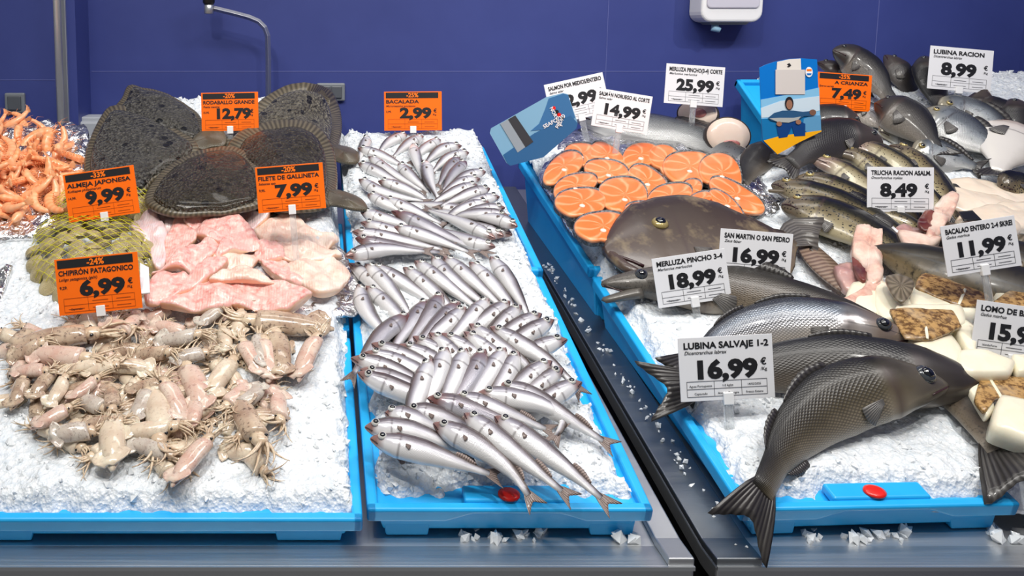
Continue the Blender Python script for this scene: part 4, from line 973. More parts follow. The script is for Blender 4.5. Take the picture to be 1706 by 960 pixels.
# whole cod without heads
def cod(label, px, H, hs, collar, cavity, flap, flap2=None, fin=None):
    t = fish('cod', label, 'cod', 'whole cod', px, H, 'cod', 'hake', hs, .55, 'cod_fin', eye=None, mouth=0, tail=(.9, .2), dorsal=((.25, .4, .2), (.45, .62, .2)), pect=(.16, -.25, .5), L=.6)
    og = t.location
    slab('collar', collar, hs + .03, .014, M['codflesh'], parent=t, org=og, dome=.4, wave=.016, rings=8, n=60, seed=3)
    slab('gill_cavity', cavity, hs + .036, .008, M['darkred'], parent=t, org=og, dome=.2, wave=.012, rings=6, n=36, seed=4)
    slab('belly_flap', flap, hs + .018, .02, M['codflesh'], parent=t, org=og, dome=.5, wave=.008, rings=6, n=44, seed=5)
    if flap2: slab('belly_lining', flap2, hs + .008, .016, M['lining'], parent=t, org=og, dome=.3, wave=.012, rings=5, n=36, seed=6)
    if fin: slab('side_fin', fin, hs + .07, .006, M['cod_fin'], parent=t, org=og, dome=.3, wave=.004, rings=4, n=36, seed=7)
cod('whole headless cod with an open pink throat behind the cod loins', [(1452, 415), (1500, 432), (1560, 455), (1620, 474), (1700, 495)], .135, .02,
    [(1432,362),(1446,358),(1458,376),(1468,400),(1470,435),(1468,470),(1448,480),(1440,455),(1432,440),(1418,425),(1420,400)], [(1421,398),(1431,402),(1440,424),(1444,456),(1440,474),(1428,462),(1421,436)],
    [(1466,458),(1470,478),(1458,506),(1420,522),(1392,528),(1376,520),(1402,505),(1430,490),(1446,470)], [(1388,448),(1415,440),(1440,450),(1440,475),(1420,490),(1400,478)],
    [(1476,462),(1500,458),(1520,468),(1520,486),(1506,504),(1494,500),(1482,482)])
cod('whole headless cod lying behind, its red throat left of the whole cod card', [(1572, 372), (1600, 400), (1640, 425), (1700, 440)], .115, .03,
    [(1562,334),(1585,324),(1596,332),(1590,352),(1578,372),(1560,395),(1542,398),(1548,372),(1555,352)], [(1536,358),(1550,352),(1558,366),(1550,384),(1536,382),(1528,372)],
    [(1495,388),(1520,394),(1548,398),(1566,404),(1545,418),(1520,424),(1500,406)], [(1490,384),(1515,378),(1540,386),(1540,400),(1512,398)])

# ------------------------------------------------------------------ blue whiting, row by row
ROWS = {
 'in the fan at the back, heads to the right': [
  [(613,228),(600,262)],[(678,224),(648,238),(625,260)],[(705,227),(678,242),(650,266)],[(734,233),(705,250),(680,276)],[(769,243),(735,250),(705,276)],[(781,254),(745,265),(715,292)],
  [(688,240),(695,270),(708,310)],[(764,262),(745,285),(727,315)],[(776,269),(752,295),(733,325)],[(809,286),(775,296),(745,318)],[(800,298),(770,305),(745,320)],[(708,268),(715,300),(734,340)],
  [(795,308),(765,318),(728,335)],[(816,314),(780,325),(738,342)],[(832,328),(800,335),(770,346)],[(815,337),(790,343),(765,352)],[(841,346),(810,350),(780,357)],[(847,360),(815,358),(775,358)],[(862,378),(830,366),(790,360)]],
 'in the fan at the back, heads to the left': [
  [(596,247),(640,262),(682,282)],[(597,272),(640,292),(690,318)],[(614,261),(655,290),(718,326)],[(664,273),(685,295),(714,320)],[(598,299),(640,322),(722,338)],[(630,302),(665,312),(702,328)],[(612,324),(655,345),(708,364)],[(640,332),(690,352),(738,374)]],
 'in the crosswise bunch below the fan': [
  [(790,357),(740,346),(680,337)],[(807,371),(765,362),(715,350)],[(853,392),(825,382),(785,370)],[(839,394),(810,384),(770,374)],[(825,398),(770,372),(700,345)],[(825,412),(780,402),(712,374)],
  [(601,353),(640,366),(702,382)],[(652,352),(690,368),(740,392),(824,428)],[(601,371),(660,388),(762,412)],[(592,397),(650,412),(752,422)],[(587,386),(650,398),(758,420)],[(655,379),(720,398),(798,426)],[(575,427),(640,416),(726,420)]],
 'in the middle row, head up to the left': [
  [(581,439),(610,460),(660,506)],[(607,477),(630,495),(668,532)],[(597,474),(612,520),(642,558)],[(618,442),(660,465),(706,494)],[(608,440),(640,470),(678,518)],[(672,446),(700,468),(738,502)],[(691,435),(735,468),(792,512)],[(720,428),(752,465),(805,506)],[(739,428),(785,466),(832,508)],[(782,437),(812,466),(846,504)],[(817,428),(838,455),(874,514)]],
 'in the row of heads pointing up right': [
  [(714,500),(688,535),(660,574)],[(685,523),(640,555),(605,598),(578,642)],[(736,489),(715,525),(688,564)],[(766,503),(740,530),(708,564)],[(776,512),(752,535),(722,562)],[(814,498),(785,530),(750,568)],[(849,502),(825,522),(795,545)],[(868,509),(850,526),(828,550)],[(902,523),(875,538),(845,558)],[(922,533),(895,548),(862,570)],[(945,566),(918,573),(886,588)]],
 'in the slanting row with heads to the left': [
  [(688,561),(715,578),(748,600)],[(735,556),(765,575),(805,600)],[(715,555),(742,578),(772,608)],[(773,553),(800,575),(838,604)],[(782,540),(820,570),(868,604)],[(816,545),(862,572),(912,602),(955,638)],[(664,575),(700,590),(745,616)],[(619,573),(665,592),(718,616)],[(607,588),(655,602),(708,626)],[(600,616),(645,630),(695,652)],[(585,597),(640,613),(704,645)],[(596,621),(640,640),(695,664)]],
 'in the upright row with heads pointing away': [
  [(938,614),(912,632),(878,660)],[(969,637),(940,650),(903,674)],[(919,602),(890,622),(856,654)],[(863,586),(848,615),(828,655)],[(842,580),(822,612),(790,660)],[(808,582),(790,618),(758,670)],[(777,581),(762,618),(740,672)],[(745,579),(730,620),(712,670)],[(720,598),(705,630),(688,682)]],
 'in the front bunch': [
  [(827,641),(880,660),(945,698),(1030,750)],[(795,656),(850,664),(905,676),(938,702),(915,744)],[(757,661),(820,682),(930,722)],[(711,664),(770,680),(840,705),(905,742)],[(676,682),(740,700),(820,730)],[(641,688),(700,704),(765,728)],[(608,712),(690,722),(800,762)],[(617,731),(700,752),(770,775),(842,798)],[(722,706),(790,740),(850,785),(898,850)],[(824,694),(890,742),(960,795),(1028,853)],[(774,689),(835,738),(900,790),(962,838)]],
}
base_h = {0: .0, 1: .006, 2: .008, 3: .0, 4: .010, 5: .018, 6: .030, 7: .034}
full = {0, 1, 2}
for r, (desc, items) in enumerate(ROWS.items()):
    order = sorted(range(len(items)), key=lambda i: items[i][0][0])
    rank = {i: k for k, i in enumerate(order)}
    for i, px in enumerate(items):
        H = .036 if r >= 2 else .034
        if r == 7: H = .039
        bh = base_h[r] + .0022 * i
        hs = [bh + .004, bh, max(0, bh - .010)] if r < 7 else [bh, bh - .004, max(.0, bh - .026)]
        dark = (r == 4 and i in (0, 1, 2, 3)) or (r == 2 and i in (7, 9)) or (r == 6 and i in (5,)) or (r == 7 and i == 3) or (r == 0 and i in (7, 8))
        lb = '%s blue whiting, %s from left %s' % ('dark' if dark else 'silver', ORD[rank[i]], desc)
        Lx = {0: .15, 1: .16, 2: .16, 3: .21, 4: .19, 5: .20, 6: .20, 7: None}[r]
        fish('blue_whiting', lb, 'blue whiting', 'blue whiting ' + desc, px, H, 'whiting_dark' if dark else 'whiting', 'whiting', hs, .78, 'whiting_fin', L=Lx, roll=random.uniform(-26, -4),
             eye=(.09, .10, .0068, 'eyewhite'), tail=(.75, .55), tb=.88, dorsal=((.62, .78, .12),) if r == 7 else (), pect=(.27, -.08, .2), mouth=.06, rings=18, seg=12)

# ------------------------------------------------------------------ squid
def squid_parts(var):
    rn = random.Random(100 + var)
    L = .092; bend = rn.uniform(-.18, .18)
    def ax(s): return Vector((s, bend * s*s / L, 0))
    vs = []; fs = []; n = 14; seg = 14
    for i in range(n+1):
        f = i/n; s = f*L; r = .0145 * (math.sin(math.pi*min(.5, f*.62 + .02)) ** .8) * (1 - .06*math.cos(f*9)) * (1 - .16*max(0, f-.8)/.2) + .0004
        for k in range(seg):
            a = 2*math.pi*k/seg; vs.append(ax(s) + Vector((0, math.cos(a)*r*1.08, math.sin(a)*r*.82)))
    for i in range(n):
        for k in range(seg): fs.append((i*seg+k, i*seg+(k+1)%seg, (i+1)*seg+(k+1)%seg, (i+1)*seg+k))
    fs.append(tuple(range(seg))[::-1]); fs.append(tuple(n*seg+k for k in range(seg)))
    mantle = (vs, fs, [(0, 0)]*len(vs))
    g = []; nf = []
    for i in range(13):
        f = -1 + 2*i/12; w = (1 - abs(f)**2.2)
        g.append([ax(.001 + .040*0) + Vector((.002, 0, .004)) * 0 + ax(.004 + .034*j/4*1) + Vector((0, f*.021*math.sin(math.pi*(.12 + .8*j/4)), .005 + .0015*math.sin(f*5 + j))) for j in range(5)]); nf.append([Vector((0,0,1))]*5)
    fin = solid_grid(g, nf, .0011)
    hd = MB(); hd.tube([ax(L*.98), ax(L*1.06), ax(L*1.14), ax(L*1.20)], [.0085, .0095, .0085, .006], 12, .85)
    tn = MB()
    for k in range(8):
        a = 2*math.pi*k/8 + rn.uniform(-.3, .3); ln = rn.uniform(.028, .05); p = ax(L*1.18) + Vector((0, math.cos(a)*.005, math.sin(a)*.004)); d = Vector((1, math.cos(a)*.35 + rn.uniform(-.25,.25), math.sin(a)*.12))
        pts = [p]; curl = rn.uniform(-70, 70)
        for j in range(6):
            d = Matrix.Rotation(R(curl*.2*(j+1)/3), 3, 'Z') @ d; q = pts[-1] + d.normalized()*ln/6; q.z = max(q.z, -.009); pts.append(q)
        tn.tube(pts, [.0024*(1 - .13*j) for j in range(7)], 6)
    ey = [ax(L*1.07) + Vector((0, s*.0085, .0035)) for s in (1, -1)]
    return mantle, fin, (hd.v, hd.f, [(0,0)]*len(hd.v)), (tn.v, tn.f, [(0,0)]*len(tn.v)), ey
SQM = {}
SQV = [squid_parts(i) for i in range(5)]
def squid_meshes(var, mat):
    if (var, mat) not in SQM:
        mn_, fn, hd, tn, ey = SQV[var]
        SQM[(var, mat)] = (mesh('mantle', mn_[0], mn_[1], M[mat]), mesh('fin', fn[0], fn[1], M[mat], fn[2]), mesh('head', hd[0], hd[1], M['squid_tent']), mesh('arms', tn[0], tn[1], M['squid_tent']), ey)
    return SQM[(var, mat)]
eb = MB().lathe([(.001, .0022), (.002, .0012), (.0026, 0), (.002, -.0014)], 10); eye_me = mesh('eye', eb.v, eb.f, M['pupil'])
SQ = [((10,578),(150,545),'brown'),((42,586),(140,600),'pink'),((85,622),(165,600),'cream'),((262,620),(185,594),'cream'),((8,598),(55,588),'brown'),((14,622),(65,612),'pink'),((18,684),(42,632),'brown'),((52,670),(72,626),'brown'),
 ((73,682),(112,645),'cream'),((108,670),(158,640),'pink'),((205,656),(252,638),'brown'),((217,710),(250,652),'grey'),((252,640),(285,722),'cream'),((304,708),(296,640),'pink'),((334,694),(335,608),'pink'),((347,668),(372,598),'cream'),
 ((440,630),(409,572),'pink'),((444,618),(420,558),'grey'),((447,638),(461,573),'pink'),((463,632),(482,560),'brown'),((498,636),(512,568),'pink'),((557,549),(415,530),'brown'),((400,565),(391,532),'cream'),((372,592),(385,554),'cream'),
 ((255,566),(325,572),'grey'),((280,604),(330,582),'grey'),((187,785),(190,695),'cream'),((286,812),(330,735),'pink'),((400,655),(405,738),'brown'),((200,716),(282,726),'cream'),((205,738),(285,745),'grey'),((418,640),(375,674),'pink'),
 ((440,640),(414,674),'grey'),((470,650),(453,684),'pink'),((484,698),(430,684),'brown'),((132,712),(178,700),'brown'),((50,715),(98,690),'pink'),((80,732),(114,718),'grey'),((175,532),(204,558),'pink'),((240,524),(206,542),'pink'),
 ((246,541),(312,546),'pink'),((326,546),(360,520),'grey'),((130,626),(165,612),'cream'),((310,722),(330,688),'pink'),((225,585),(270,600),'brown'),((180,640),(200,680),'brown'),((128,660),(165,680),'grey'),((450,690),(420,720),'cream')]
rn = random.Random(21)
poly = [(20,585),(60,560),(130,545),(230,535),(330,530),(420,540),(500,560),(520,590),(495,640),(440,690),(400,750),(310,770),(250,770),(180,760),(120,740),(40,700),(20,640)]
def inside(p, poly):
    c = False; n = len(poly); j = n-1
    for i in range(n):
        (xi, yi), (xj, yj) = poly[i], poly[j]
        if (yi > p[1]) != (yj > p[1]) and p[0] < (xj-xi)*(p[1]-yi)/(yj-yi) + xi: c = not c
        j = i
    return c
low = []
while len(low) < 90:
    p = (rn.uniform(10, 525), rn.uniform(530, 760))
    if inside(p, poly) and all(math.hypot(p[0]-q[0][0], (p[1]-q[0][1])*1.3) > 19 for q in low):
        a = rn.uniform(0, 6.28); low.append((p, (p[0] + 60*math.cos(a), p[1] + 42*math.sin(a)), rn.choice(['cream','pink','grey','brown','cream'])))
ALL = [(t, h, c, .0) for t, h, c in low] + [(t, h, c, .019) for t, h, c in SQ]
def bands(centres, cuts):
    """row index and place from the left for every centre, rows cut by height in the picture"""
    rows = [[] for _ in range(len(cuts) + 1)]
    for i, (x, y) in enumerate(centres): rows[sum(y > c for c in cuts)].append(i)
    out = {}
    for r, ids in enumerate(rows):
        for k, i in enumerate(sorted(ids, key=lambda q: centres[q][0])): out[i] = (r, k)
    return out
cen = [((t[0]+h[0])/2, (t[1]+h[1])/2) for t, h, c, z in ALL]
bd = bands(cen, [572, 605, 640, 675, 710])
SQR = ['back row', 'second row', 'third row', 'fourth row', 'fifth row', 'front row']
for i, (tip, head, c, z) in enumerate(ALL):
    hz = z + (.002*(i % 4)); a = P(tip[0], tip[1], hz + .008); b = P(head[0], head[1], hz + .013); L = (b - a).length; sc = clamp(L / .098, .62, 1.5)
    n = surf_n(a.x, a.y); x = (b - a).normalized(); y = n.cross(x).normalized(); zz = x.cross(y)
    Mx = Matrix((x, y, zz)).transposed().to_4x4()
    roll = Matrix.Rotation(rn.uniform(-.5, .5), 4, 'X')
    r, k = bd[i]
    t = empty('squid', a, '%s squid, %s from the left in the %s of the squid heap' % ({'cream': 'cream white', 'pink': 'pinkish', 'grey': 'greyish', 'brown': 'brown mottled'}[c], ORD[min(k, 38)], SQR[r]), 'squid', 'small squid on the ice')
    t.rotation_euler = (Mx @ roll).to_euler(); wsc = clamp(sc, .8, 1.25) * rn.uniform(.92, 1.12); t.scale = (sc, wsc*1.18, wsc*1.1)
    m1, m2, m3, m4, ey = squid_meshes(i % 5, 'squid_' + c)
    link('mantle', m1, t); link('fin', m2, t); link('head', m3, t); link('arms', m4, t)
    for e in ey: link('eye', eye_me, t, e)

# ------------------------------------------------------------------ prawns
def prawn_parts(var):
    rn = random.Random(300 + var); L = .098; cv = rn.uniform(1.5, 2.5)
    def ax(f):
        a = cv * f; return Vector((L*math.sin(a)/cv, L*(1 - math.cos(a))/cv, 0)), a
    n = 30; seg = 10; vs = []; fs = []; uv = []
    for i in range(n+1):
        f = i/n; c, a = ax(f)
        r = .0112*(.35 + .65*min(1, f/.16)) if f < .16 else .0112*(1 - .55*((f-.16)/.84)**1.3) ; r *= 1 + (.05*(1 - ((f*7) % 1)) if f > .36 else 0)
        if i == n: r *= .6
        nx = Vector((-math.sin(a), math.cos(a), 0))
        for k in range(seg):
            p = 2*math.pi*k/seg; vs.append(c + nx*(math.cos(p)*r*1.1) + Vector((0, 0, math.sin(p)*r*.85))); uv.append((f, k/seg))
    for i in range(n):
        for k in range(seg): fs.append((i*seg+k, i*seg+(k+1)%seg, (i+1)*seg+(k+1)%seg, (i+1)*seg+k))
    fs.append(tuple(range(seg))[::-1]); fs.append(tuple(n*seg+k for k in range(seg)))
    body = (vs, fs, uv)
    lg = MB(); 
    for k in range(8):
        f = .14 + .085*k; c, a = ax(f); nx = Vector((-math.sin(a), math.cos(a), 0)); tx = Vector((math.cos(a), math.sin(a), 0))
        for s in (1, -1): lg.tube([c + nx*.006 + Vector((0, 0, s*.003)), c + nx*.013 - tx*.003 + Vector((0, 0, s*.005)), c + nx*.019 + tx*.004*(-1 if k < 4 else 1) + Vector((0,0,s*.003))], [.0009, .0007, .0004], 5)
    an = MB()
    for s in (1, -1): an.tube([Vector((0, .002, s*.002)), Vector((-.015, .004, s*.005)), Vector((-.03, -.006*s, s*.009 + .004)), Vector((-.05, -.012*s + .01, .006))], [.0007, .0005, .0004, .0002], 5)
    an.tube([Vector((0, -.002, 0)), Vector((-.012, -.004, 0)), Vector((-.022, -.007, .001))], [.0016, .001, .0003], 6)
    c, a = ax(1.0); tx = Vector((math.cos(a), math.sin(a), 0)); nx = Vector((-math.sin(a), math.cos(a), 0)); g = []; nf = []
    for i in range(9):
        f = -1 + 2*i/8; g.append([c + Vector((0, 0, f*.003)) - tx*.004, c + tx*.008 + Vector((0, 0, f*.009)), c + tx*(.017 - .006*abs(f)**2 - (.003 if i % 2 else 0)) + Vector((0, 0, f*.013)) + nx*.002]); nf.append([nx]*3)
    tl = solid_grid(g, nf, .0008)
    return body, (lg.v, lg.f), (an.v, an.f), tl
PR = []
for k in range(5):
    b, l, a, tl = prawn_parts(k); PR.append((mesh('shell', b[0], b[1], M['prawn'], b[2]), mesh('legs', l[0], l[1], M['prawn_leg']), mesh('feelers', a[0], a[1], M['prawn_leg']), mesh('tail_fan', tl[0], tl[1], M['prawn'], tl[2])))
ppoly = [(-60,215),(-10,196),(40,205),(80,212),(104,226),(124,240),(138,265),(134,300),(118,325),(92,345),(60,362),(20,370),(-60,372)]
rn = random.Random(33); pts = []
for layer, (cnt, mind) in enumerate(((48, 19), (44, 19))):
    tries = 0; mine = []
    while len(mine) < cnt and tries < 6000:
        tries += 1; p = (rn.uniform(-50, 138), rn.uniform(198, 370))
        if layer: 
            q = ((p[0]-30)*1.12 + 30, (p[1]-285)*1.15 + 285)
        else: q = p
        if inside(q, ppoly) and all(math.hypot(p[0]-m[0], (p[1]-m[1])*1.5) > mind for m in mine): mine.append(p)
    pts += [(x, y, layer) for x, y in mine]
bd = bands([(x, y) for x, y, l in pts], [228, 255, 282, 310, 338])
PRR = ['rearmost row', 'second row from the back', 'third row from the back', 'third row from the front', 'second row from the front', 'front row']
for i, (px, py, layer) in enumerate(pts):
    d = min(1, math.hypot((px - 30)/110, (py - 285)/85)); hz = .022 + layer*.020 + .022*(1 - d)
    c = P(px, py, hz); n = surf_n(c.x, c.y); a = rn.uniform(0, 6.28); x = (Vector((1, 0, 0)) - n * n.x).normalized(); y = n.cross(x)
    X = x*math.cos(a) + y*math.sin(a); Y = n.cross(X); Mx = Matrix((X, Y, n)).transposed().to_4x4() @ Matrix.Rotation(rn.uniform(-.9, .9), 4, 'X') @ Matrix.Rotation(rn.uniform(-.35, .35), 4, 'Y')
    r, k = bd[i]
    t = empty('prawn', c - (Mx @ Vector((.036, .012, 0))), 'orange prawn, %s from left in %s of the prawn pile' % (ORD[min(k, 38)], PRR[r]), 'prawn', 'cooked prawns on foil')
    t.rotation_euler = Mx.to_euler(); s = rn.uniform(.85, 1.12); t.scale = (s, s, s)
    m = PR[i % 5]
    link('shell', m[0], t); link('legs', m[1], t); link('feelers', m[2], t); link('tail_fan', m[3], t)

# ------------------------------------------------------------------ clams in two nets
def clam_half(sg):
    vs = []; fs = []; uv = []; n = 9; seg = 22
    for i in range(n+1):
        f = i/n
        for k in range(seg):
            a = 2*math.pi*k/seg; rr = f*(1 + .12*math.cos(a) - .10*math.cos(2*a)); x = math.cos(a)*rr*.0185; y = math.sin(a)*rr*.0150; vs.append((x + .002*(1-f), y - .004*(1-f), sg*.0085*(1 - f**2.2)**.8 + sg*.0003)); uv.append((k/seg, f))
    for i in range(n):
        for k in range(seg):
            q = (i*seg+k, i*seg+(k+1)%seg, (i+1)*seg+(k+1)%seg, (i+1)*seg+k); fs.append(q if sg < 0 else q[::-1])
    return mesh('shell_half', vs, fs, M['clam'], uv)
CL = (clam_half(1), clam_half(-1))
def net(label, blob, hgt, spots, which, tagpos=None):
    pts = loopify([P(x, y, .0) for x, y in blob], 48); c = sum(pts, Vector())/48; org = Vector((c.x, c.y, S(c.x, c.y))); nn = surf_n(c.x, c.y)
    t = empty('clam_net', org, label, 'net bag', 'clam nets')
    def dome(i, r):
        q = c + (pts[int(i) % 48] - c)*r; return q + nn*(hgt*(max(0, 1 - r*r))**.5 + .010 + .003*math.sin(i*1.7 + r*23)) - org
    mb = MB(); ux = (Vector((1, 0, 0)) - nn * nn.x).normalized(); uy = nn.cross(ux)
    def rr_(v):
        k = max(range(48), key=lambda q: (pts[q]-c).normalized().dot(v.normalized())) if v.length > 1e-5 else 0
        return v.length/(pts[k]-c).length
    R0 = max((p-c).length for p in pts)
    for dd in (R(38), R(-38)):
        dx = ux*math.cos(dd) + uy*math.sin(dd); dy = nn.cross(dx)
        for k in range(-10, 11):
            run = []
            for j in range(-20, 21):
                v = dx*(R0*j/20) + dy*(R0*k/10); r = rr_(v)
                if r < 1.0: run.append(c + v + nn*(hgt*(1 - r*r)**.5 + .013) - org)
            if len(run) > 2: mb.tube(run, .00055, 4)
    mb.build('netting', M['net'], t); tag(t.children[0], 'yellow diamond mesh', kind='stuff')
    if tagpos:
        slab('paper_label', tagpos, .075, .004, M['white'], parent=t, org=org, dome=.2, rings=3, sharp=True)
    rn = random.Random(which*7 + 1); pl = []
    tries = 0
    while len(pl) < spots and tries < 8000:
        tries += 1; x = rn.uniform(min(b[0] for b in blob), max(b[0] for b in blob)); y = rn.uniform(min(b[1] for b in blob), max(b[1] for b in blob))
        if inside((x, y), blob) and all(math.hypot(x-q[0], (y-q[1])*1.25) > 15.5 for q in pl): pl.append((x, y))
    ys = sorted(y for x, y in pl); cuts = [ys[int(len(ys)*f)] for f in ((.25, .5, .75) if which == 0 else (.34, .67))]
    bd = bands(pl, cuts); RN = ['rear row', 'second row from the back', 'second row from the front', 'front row'] if which == 0 else ['rear row', 'middle row', 'front row']
    cxp = sum(b[0] for b in blob)/len(blob); cyp = sum(b[1] for b in blob)/len(blob)
    for i, (x, y) in enumerate(pl):
        p0 = P(x, y, 0); 
        # height of the dome above this picture point
        w = P(x, y, hgt*.6); v = w - c; v -= nn * v.dot(nn); k = max(range(48), key=lambda q: (pts[q]-c).normalized().dot(v.normalized())); r = min(.96, v.length/(pts[k]-c).length)
        h = hgt*(1 - r*r)**.5 * .92; q = P(x, y, h)
        out = (nn*.75 + v.normalized()*r*.9 + Vector((rn.uniform(-.5,.5), rn.uniform(-.5,.5), rn.uniform(-.2,.2)))).normalized()
        Mx = out.to_track_quat('Z', 'X').to_matrix().to_4x4() @ Matrix.Rotation(rn.uniform(0, 6.28), 4, 'Z')
        row, kk = bd[i]
        e = empty('clam', q, 'clam, %s from the left in the %s of the %s net' % (ORD[kk], RN[row], 'lower' if which == 0 else 'upper'), 'clam', 'clams in the nets')
        e.rotation_euler = Mx.to_euler(); s = rn.uniform(.95, 1.22); e.scale = (s, s, s*1.1)
        link('shell_half', CL[0], e); link('shell_half', CL[1], e)
net('upper yellow net of clams behind the clams card', [(82,385),(84,358),(100,340),(140,322),(200,312),(248,316),(258,336),(252,362),(210,385),(150,392)], .050, 40, 1)
net('lower yellow net of clams behind the squid card', [(52,446),(54,415),(68,392),(100,374),(150,366),(200,374),(236,392),(254,422),(260,458),(240,488),(180,500),(110,500),(66,482)], .055, 62, 0, [(233,438),(248,446),(250,488),(233,490)])

# ------------------------------------------------------------------ lettering, price cards and leaflets
def text(name, s, x, z, h, mat, parent, maxw=None, bold=.0, shear=0, align='L', y=-.0012, rot=0, fit=False):
    cu = bpy.data.curves.new(name, 'FONT'); cu.body = s; cu.size = 1.0; cu.offset = bold; cu.shear = shear; cu.resolution_u = 3
    ob = bpy.data.objects.new('lettering', cu); COL.objects.link(ob)
    dg = bpy.context.evaluated_depsgraph_get(); me = bpy.data.meshes.new_from_object(ob.evaluated_get(dg)); 
    bpy.data.objects.remove(ob); bpy.data.curves.remove(cu)
    n = len(me.vertices); co = np.zeros(n*3, dtype=np.float32); me.vertices.foreach_get('co', co); co = co.reshape(-1, 3)
    x0, x1 = co[:, 0].min(), co[:, 0].max(); cap = .72
    k = h / cap; kx = k
    if maxw and (fit or (x1 - x0)*k > maxw): kx = maxw/(x1 - x0)
    X = (co[:, 0] - x0)*kx; W = (x1 - x0)*kx; Z = co[:, 1]*k
    if align == 'C': X -= W/2
    if align == 'R': X -= W
    c_, s_ = math.cos(rot), math.sin(rot)
    out = np.stack([x + X*c_ - Z*s_, np.full(n, y), z + X*s_ + Z*c_], 1).astype(np.float32)
    me.vertices.foreach_set('co', out.ravel()); me.materials.clear(); me.materials.append(mat); me.update(); me.name = name
    return link(name, me, parent)
def card(label, q, title, latin, price, old=None, pct=None, d=None, titlealign='L', tw=.90, cells=('', 'Capturado', '', '', '', '')):
    """q: centre x, centre y, width in picture points, roll in degrees"""
    cx, cy, wpx, roll = q
    W = .148
    d = W * F / wpx if d is None else d
    W = wpx * d / F; Hh = W * .676
    c = CAM + ray(cx, cy) * d
    Mx = Matrix.Rotation(R(-7), 4, 'X') @ Matrix.Rotation(R(-roll), 4, 'Y')
    bot = c + (Mx @ Vector((0, 0, -Hh/2)))
    gap = bot.z - S(bot.x, bot.y)
    stem = clamp(gap, .012, .17) + .006
    base = bot + (Mx @ Vector((0, 0, -stem)))
    t = empty('price_card', base, label, 'price card', None); t.rotation_euler = Mx.to_euler()
    u = W/.148; z0 = stem; w = W
    og = pct is not None
    MB().box((-w/2, -.0006, z0), (w/2, .0008, z0 + Hh)).build('panel', M['orange' if og else 'white'], t, bevel=.0003)
    ink = M['ink']
    Z = lambda f: z0 + Hh*f
    X = lambda f: -w/2 + w*f
    if og:
        MB().box((X(.03), -.0012, Z(.83)), (X(.94), -.0006, Z(.975))).build('header_band', ink, t)
        text('discount_text', pct, X(.49), Z(.855), .011*u, M['orangeink'], t, bold=.03, align='C', y=-.0014)
        text('title_text', title, X(.035) if titlealign == 'L' else X(.93), Z(.70), .0090*u, ink, t, w*tw, .03, align=titlealign, fit=True)
        text('latin_name', latin, X(.035), Z(.605), .0052*u, ink, t, w*.6, .012, .25)
        if old: text('old_price', old, X(.035), Z(.46), .0052*u, ink, t, None, .022)
        text('price_text', price, X(.27), Z(.33), .0255*u, ink, t, w*(.55 if len(price) < 5 else .60), .052, fit=True)
        text('euro_sign', '€', X(.855), Z(.46), .0095*u, ink, t, None, .022); text('unit_text', '/Kg', X(.84), Z(.385), .0048*u, ink, t, None, .012)
        gz = (.05, .17, .29); gl = M['faintorange']
    else:
        text('title_text', title, X(.055), Z(.825), .0100*u, ink, t, w*tw, .034, fit=True)
        text('latin_name', latin, X(.06), Z(.735), .0056*u, ink, t, w*.55, .012, .25)
        text('price_text', price, X(.19), Z(.36), .0275*u, ink, t, w*(.56 if len(price) < 5 else .64), .052, fit=True)
        text('euro_sign', '€', X(.86), Z(.53), .0105*u, ink, t, None, .022); text('unit_text', '/Kg', X(.86), Z(.44), .0052*u, ink, t, None, .014)
        gz = (.07, .19, .31); gl = M['inkgrey']
    g = MB(); xs = (.07, .36, .65, .92); e = .00022
    for a in gz: g.box((X(xs[0]), -.0012, Z(a) - e), (X(xs[3]), -.0006, Z(a) + e))
    for a in xs: g.box((X(a) - e, -.0012, Z(gz[0])), (X(a) + e, -.0006, Z(gz[2])))
    for i in range(3):
        for j in range(2):
            if cells[i*2 + j]: continue
            xa, xb = xs[i] + .05, xs[i+1] - .05; zz = gz[j] + .045
            g.box((X(xa), -.0012, Z(zz)), (X(xb), -.0006, Z(zz) + .0009*u))
    g.build('printed_table', gl, t)
    for i in range(3):
        for j in range(2):
            s = cells[i*2 + j]
            if s: text('small_print', s, X((xs[i] + xs[i+1])/2), Z(gz[1-j] + .03), .0034*u, ink, t, w*.25, .01, align='C')
    MB().box((-.008*u, -.004, z0 - .007), (.008*u, .003, z0 + .012)).build('clip', M['whitepl'], t, bevel=.001)
    sm = MB(); sm.box((-.007*u, -.0015, -.012), (-.0045*u, .0015, z0 - .004)); sm.box((.0045*u, -.0015, -.012), (.007*u, .0015, z0 - .004)); sm.box((-.0046*u, -.0008, -.012), (.0046*u, .0008, z0 - .004))
    sm.build('stem', M['clear'], t)
    return t
card('orange price card reading ALMEJA JAPONESA 9,99 standing over the clam nets', (169, 323, 119, 8.1), 'ALMEJA JAPONESA', 'Ruditapes philippinarum', '9,99', '14,99.', '-33%')
card('orange price card reading CHIPIRÓN PATAGONICO 6,99 behind the squid', (164, 473, 139, 5.7), 'CHIPIRÓN PATAGONICO', 'Loligo patagonica (gahi)', '6,99', '9,29.', '-24%')
card('orange price card reading FILETE DE GALLINETA 7,99 behind the redfish fillets', (484, 313, 113, 4.6), 'FILETE DE GALLINETA', 'Sebastes spp.', '7,99', '9,95.', '-20%', d=1.66)
card('orange price card reading RODABALLO GRANDE 12,79 between the turbots', (383, 186, 95, 1.2), 'RODABALLO GRANDE', 'Psetta maxima', '12,79', '15,95.', '-20%', d=2.06)
card('orange price card reading BACALADA 2,99 at the top of the whiting ice', (688, 185, 96, .4), 'BACALADA', 'Micromesistius poutassou', '2,99', '3,99.', '-25%', d=2.27, tw=.57)
card('orange price card reading CRIANZA 7,49, right of the blue poster', (1406, 153, 90, -4), 'A CRIANZA', 'Sparus aurata', '7,49', None, '-25%', titlealign='R', tw=.62, d=2.16)
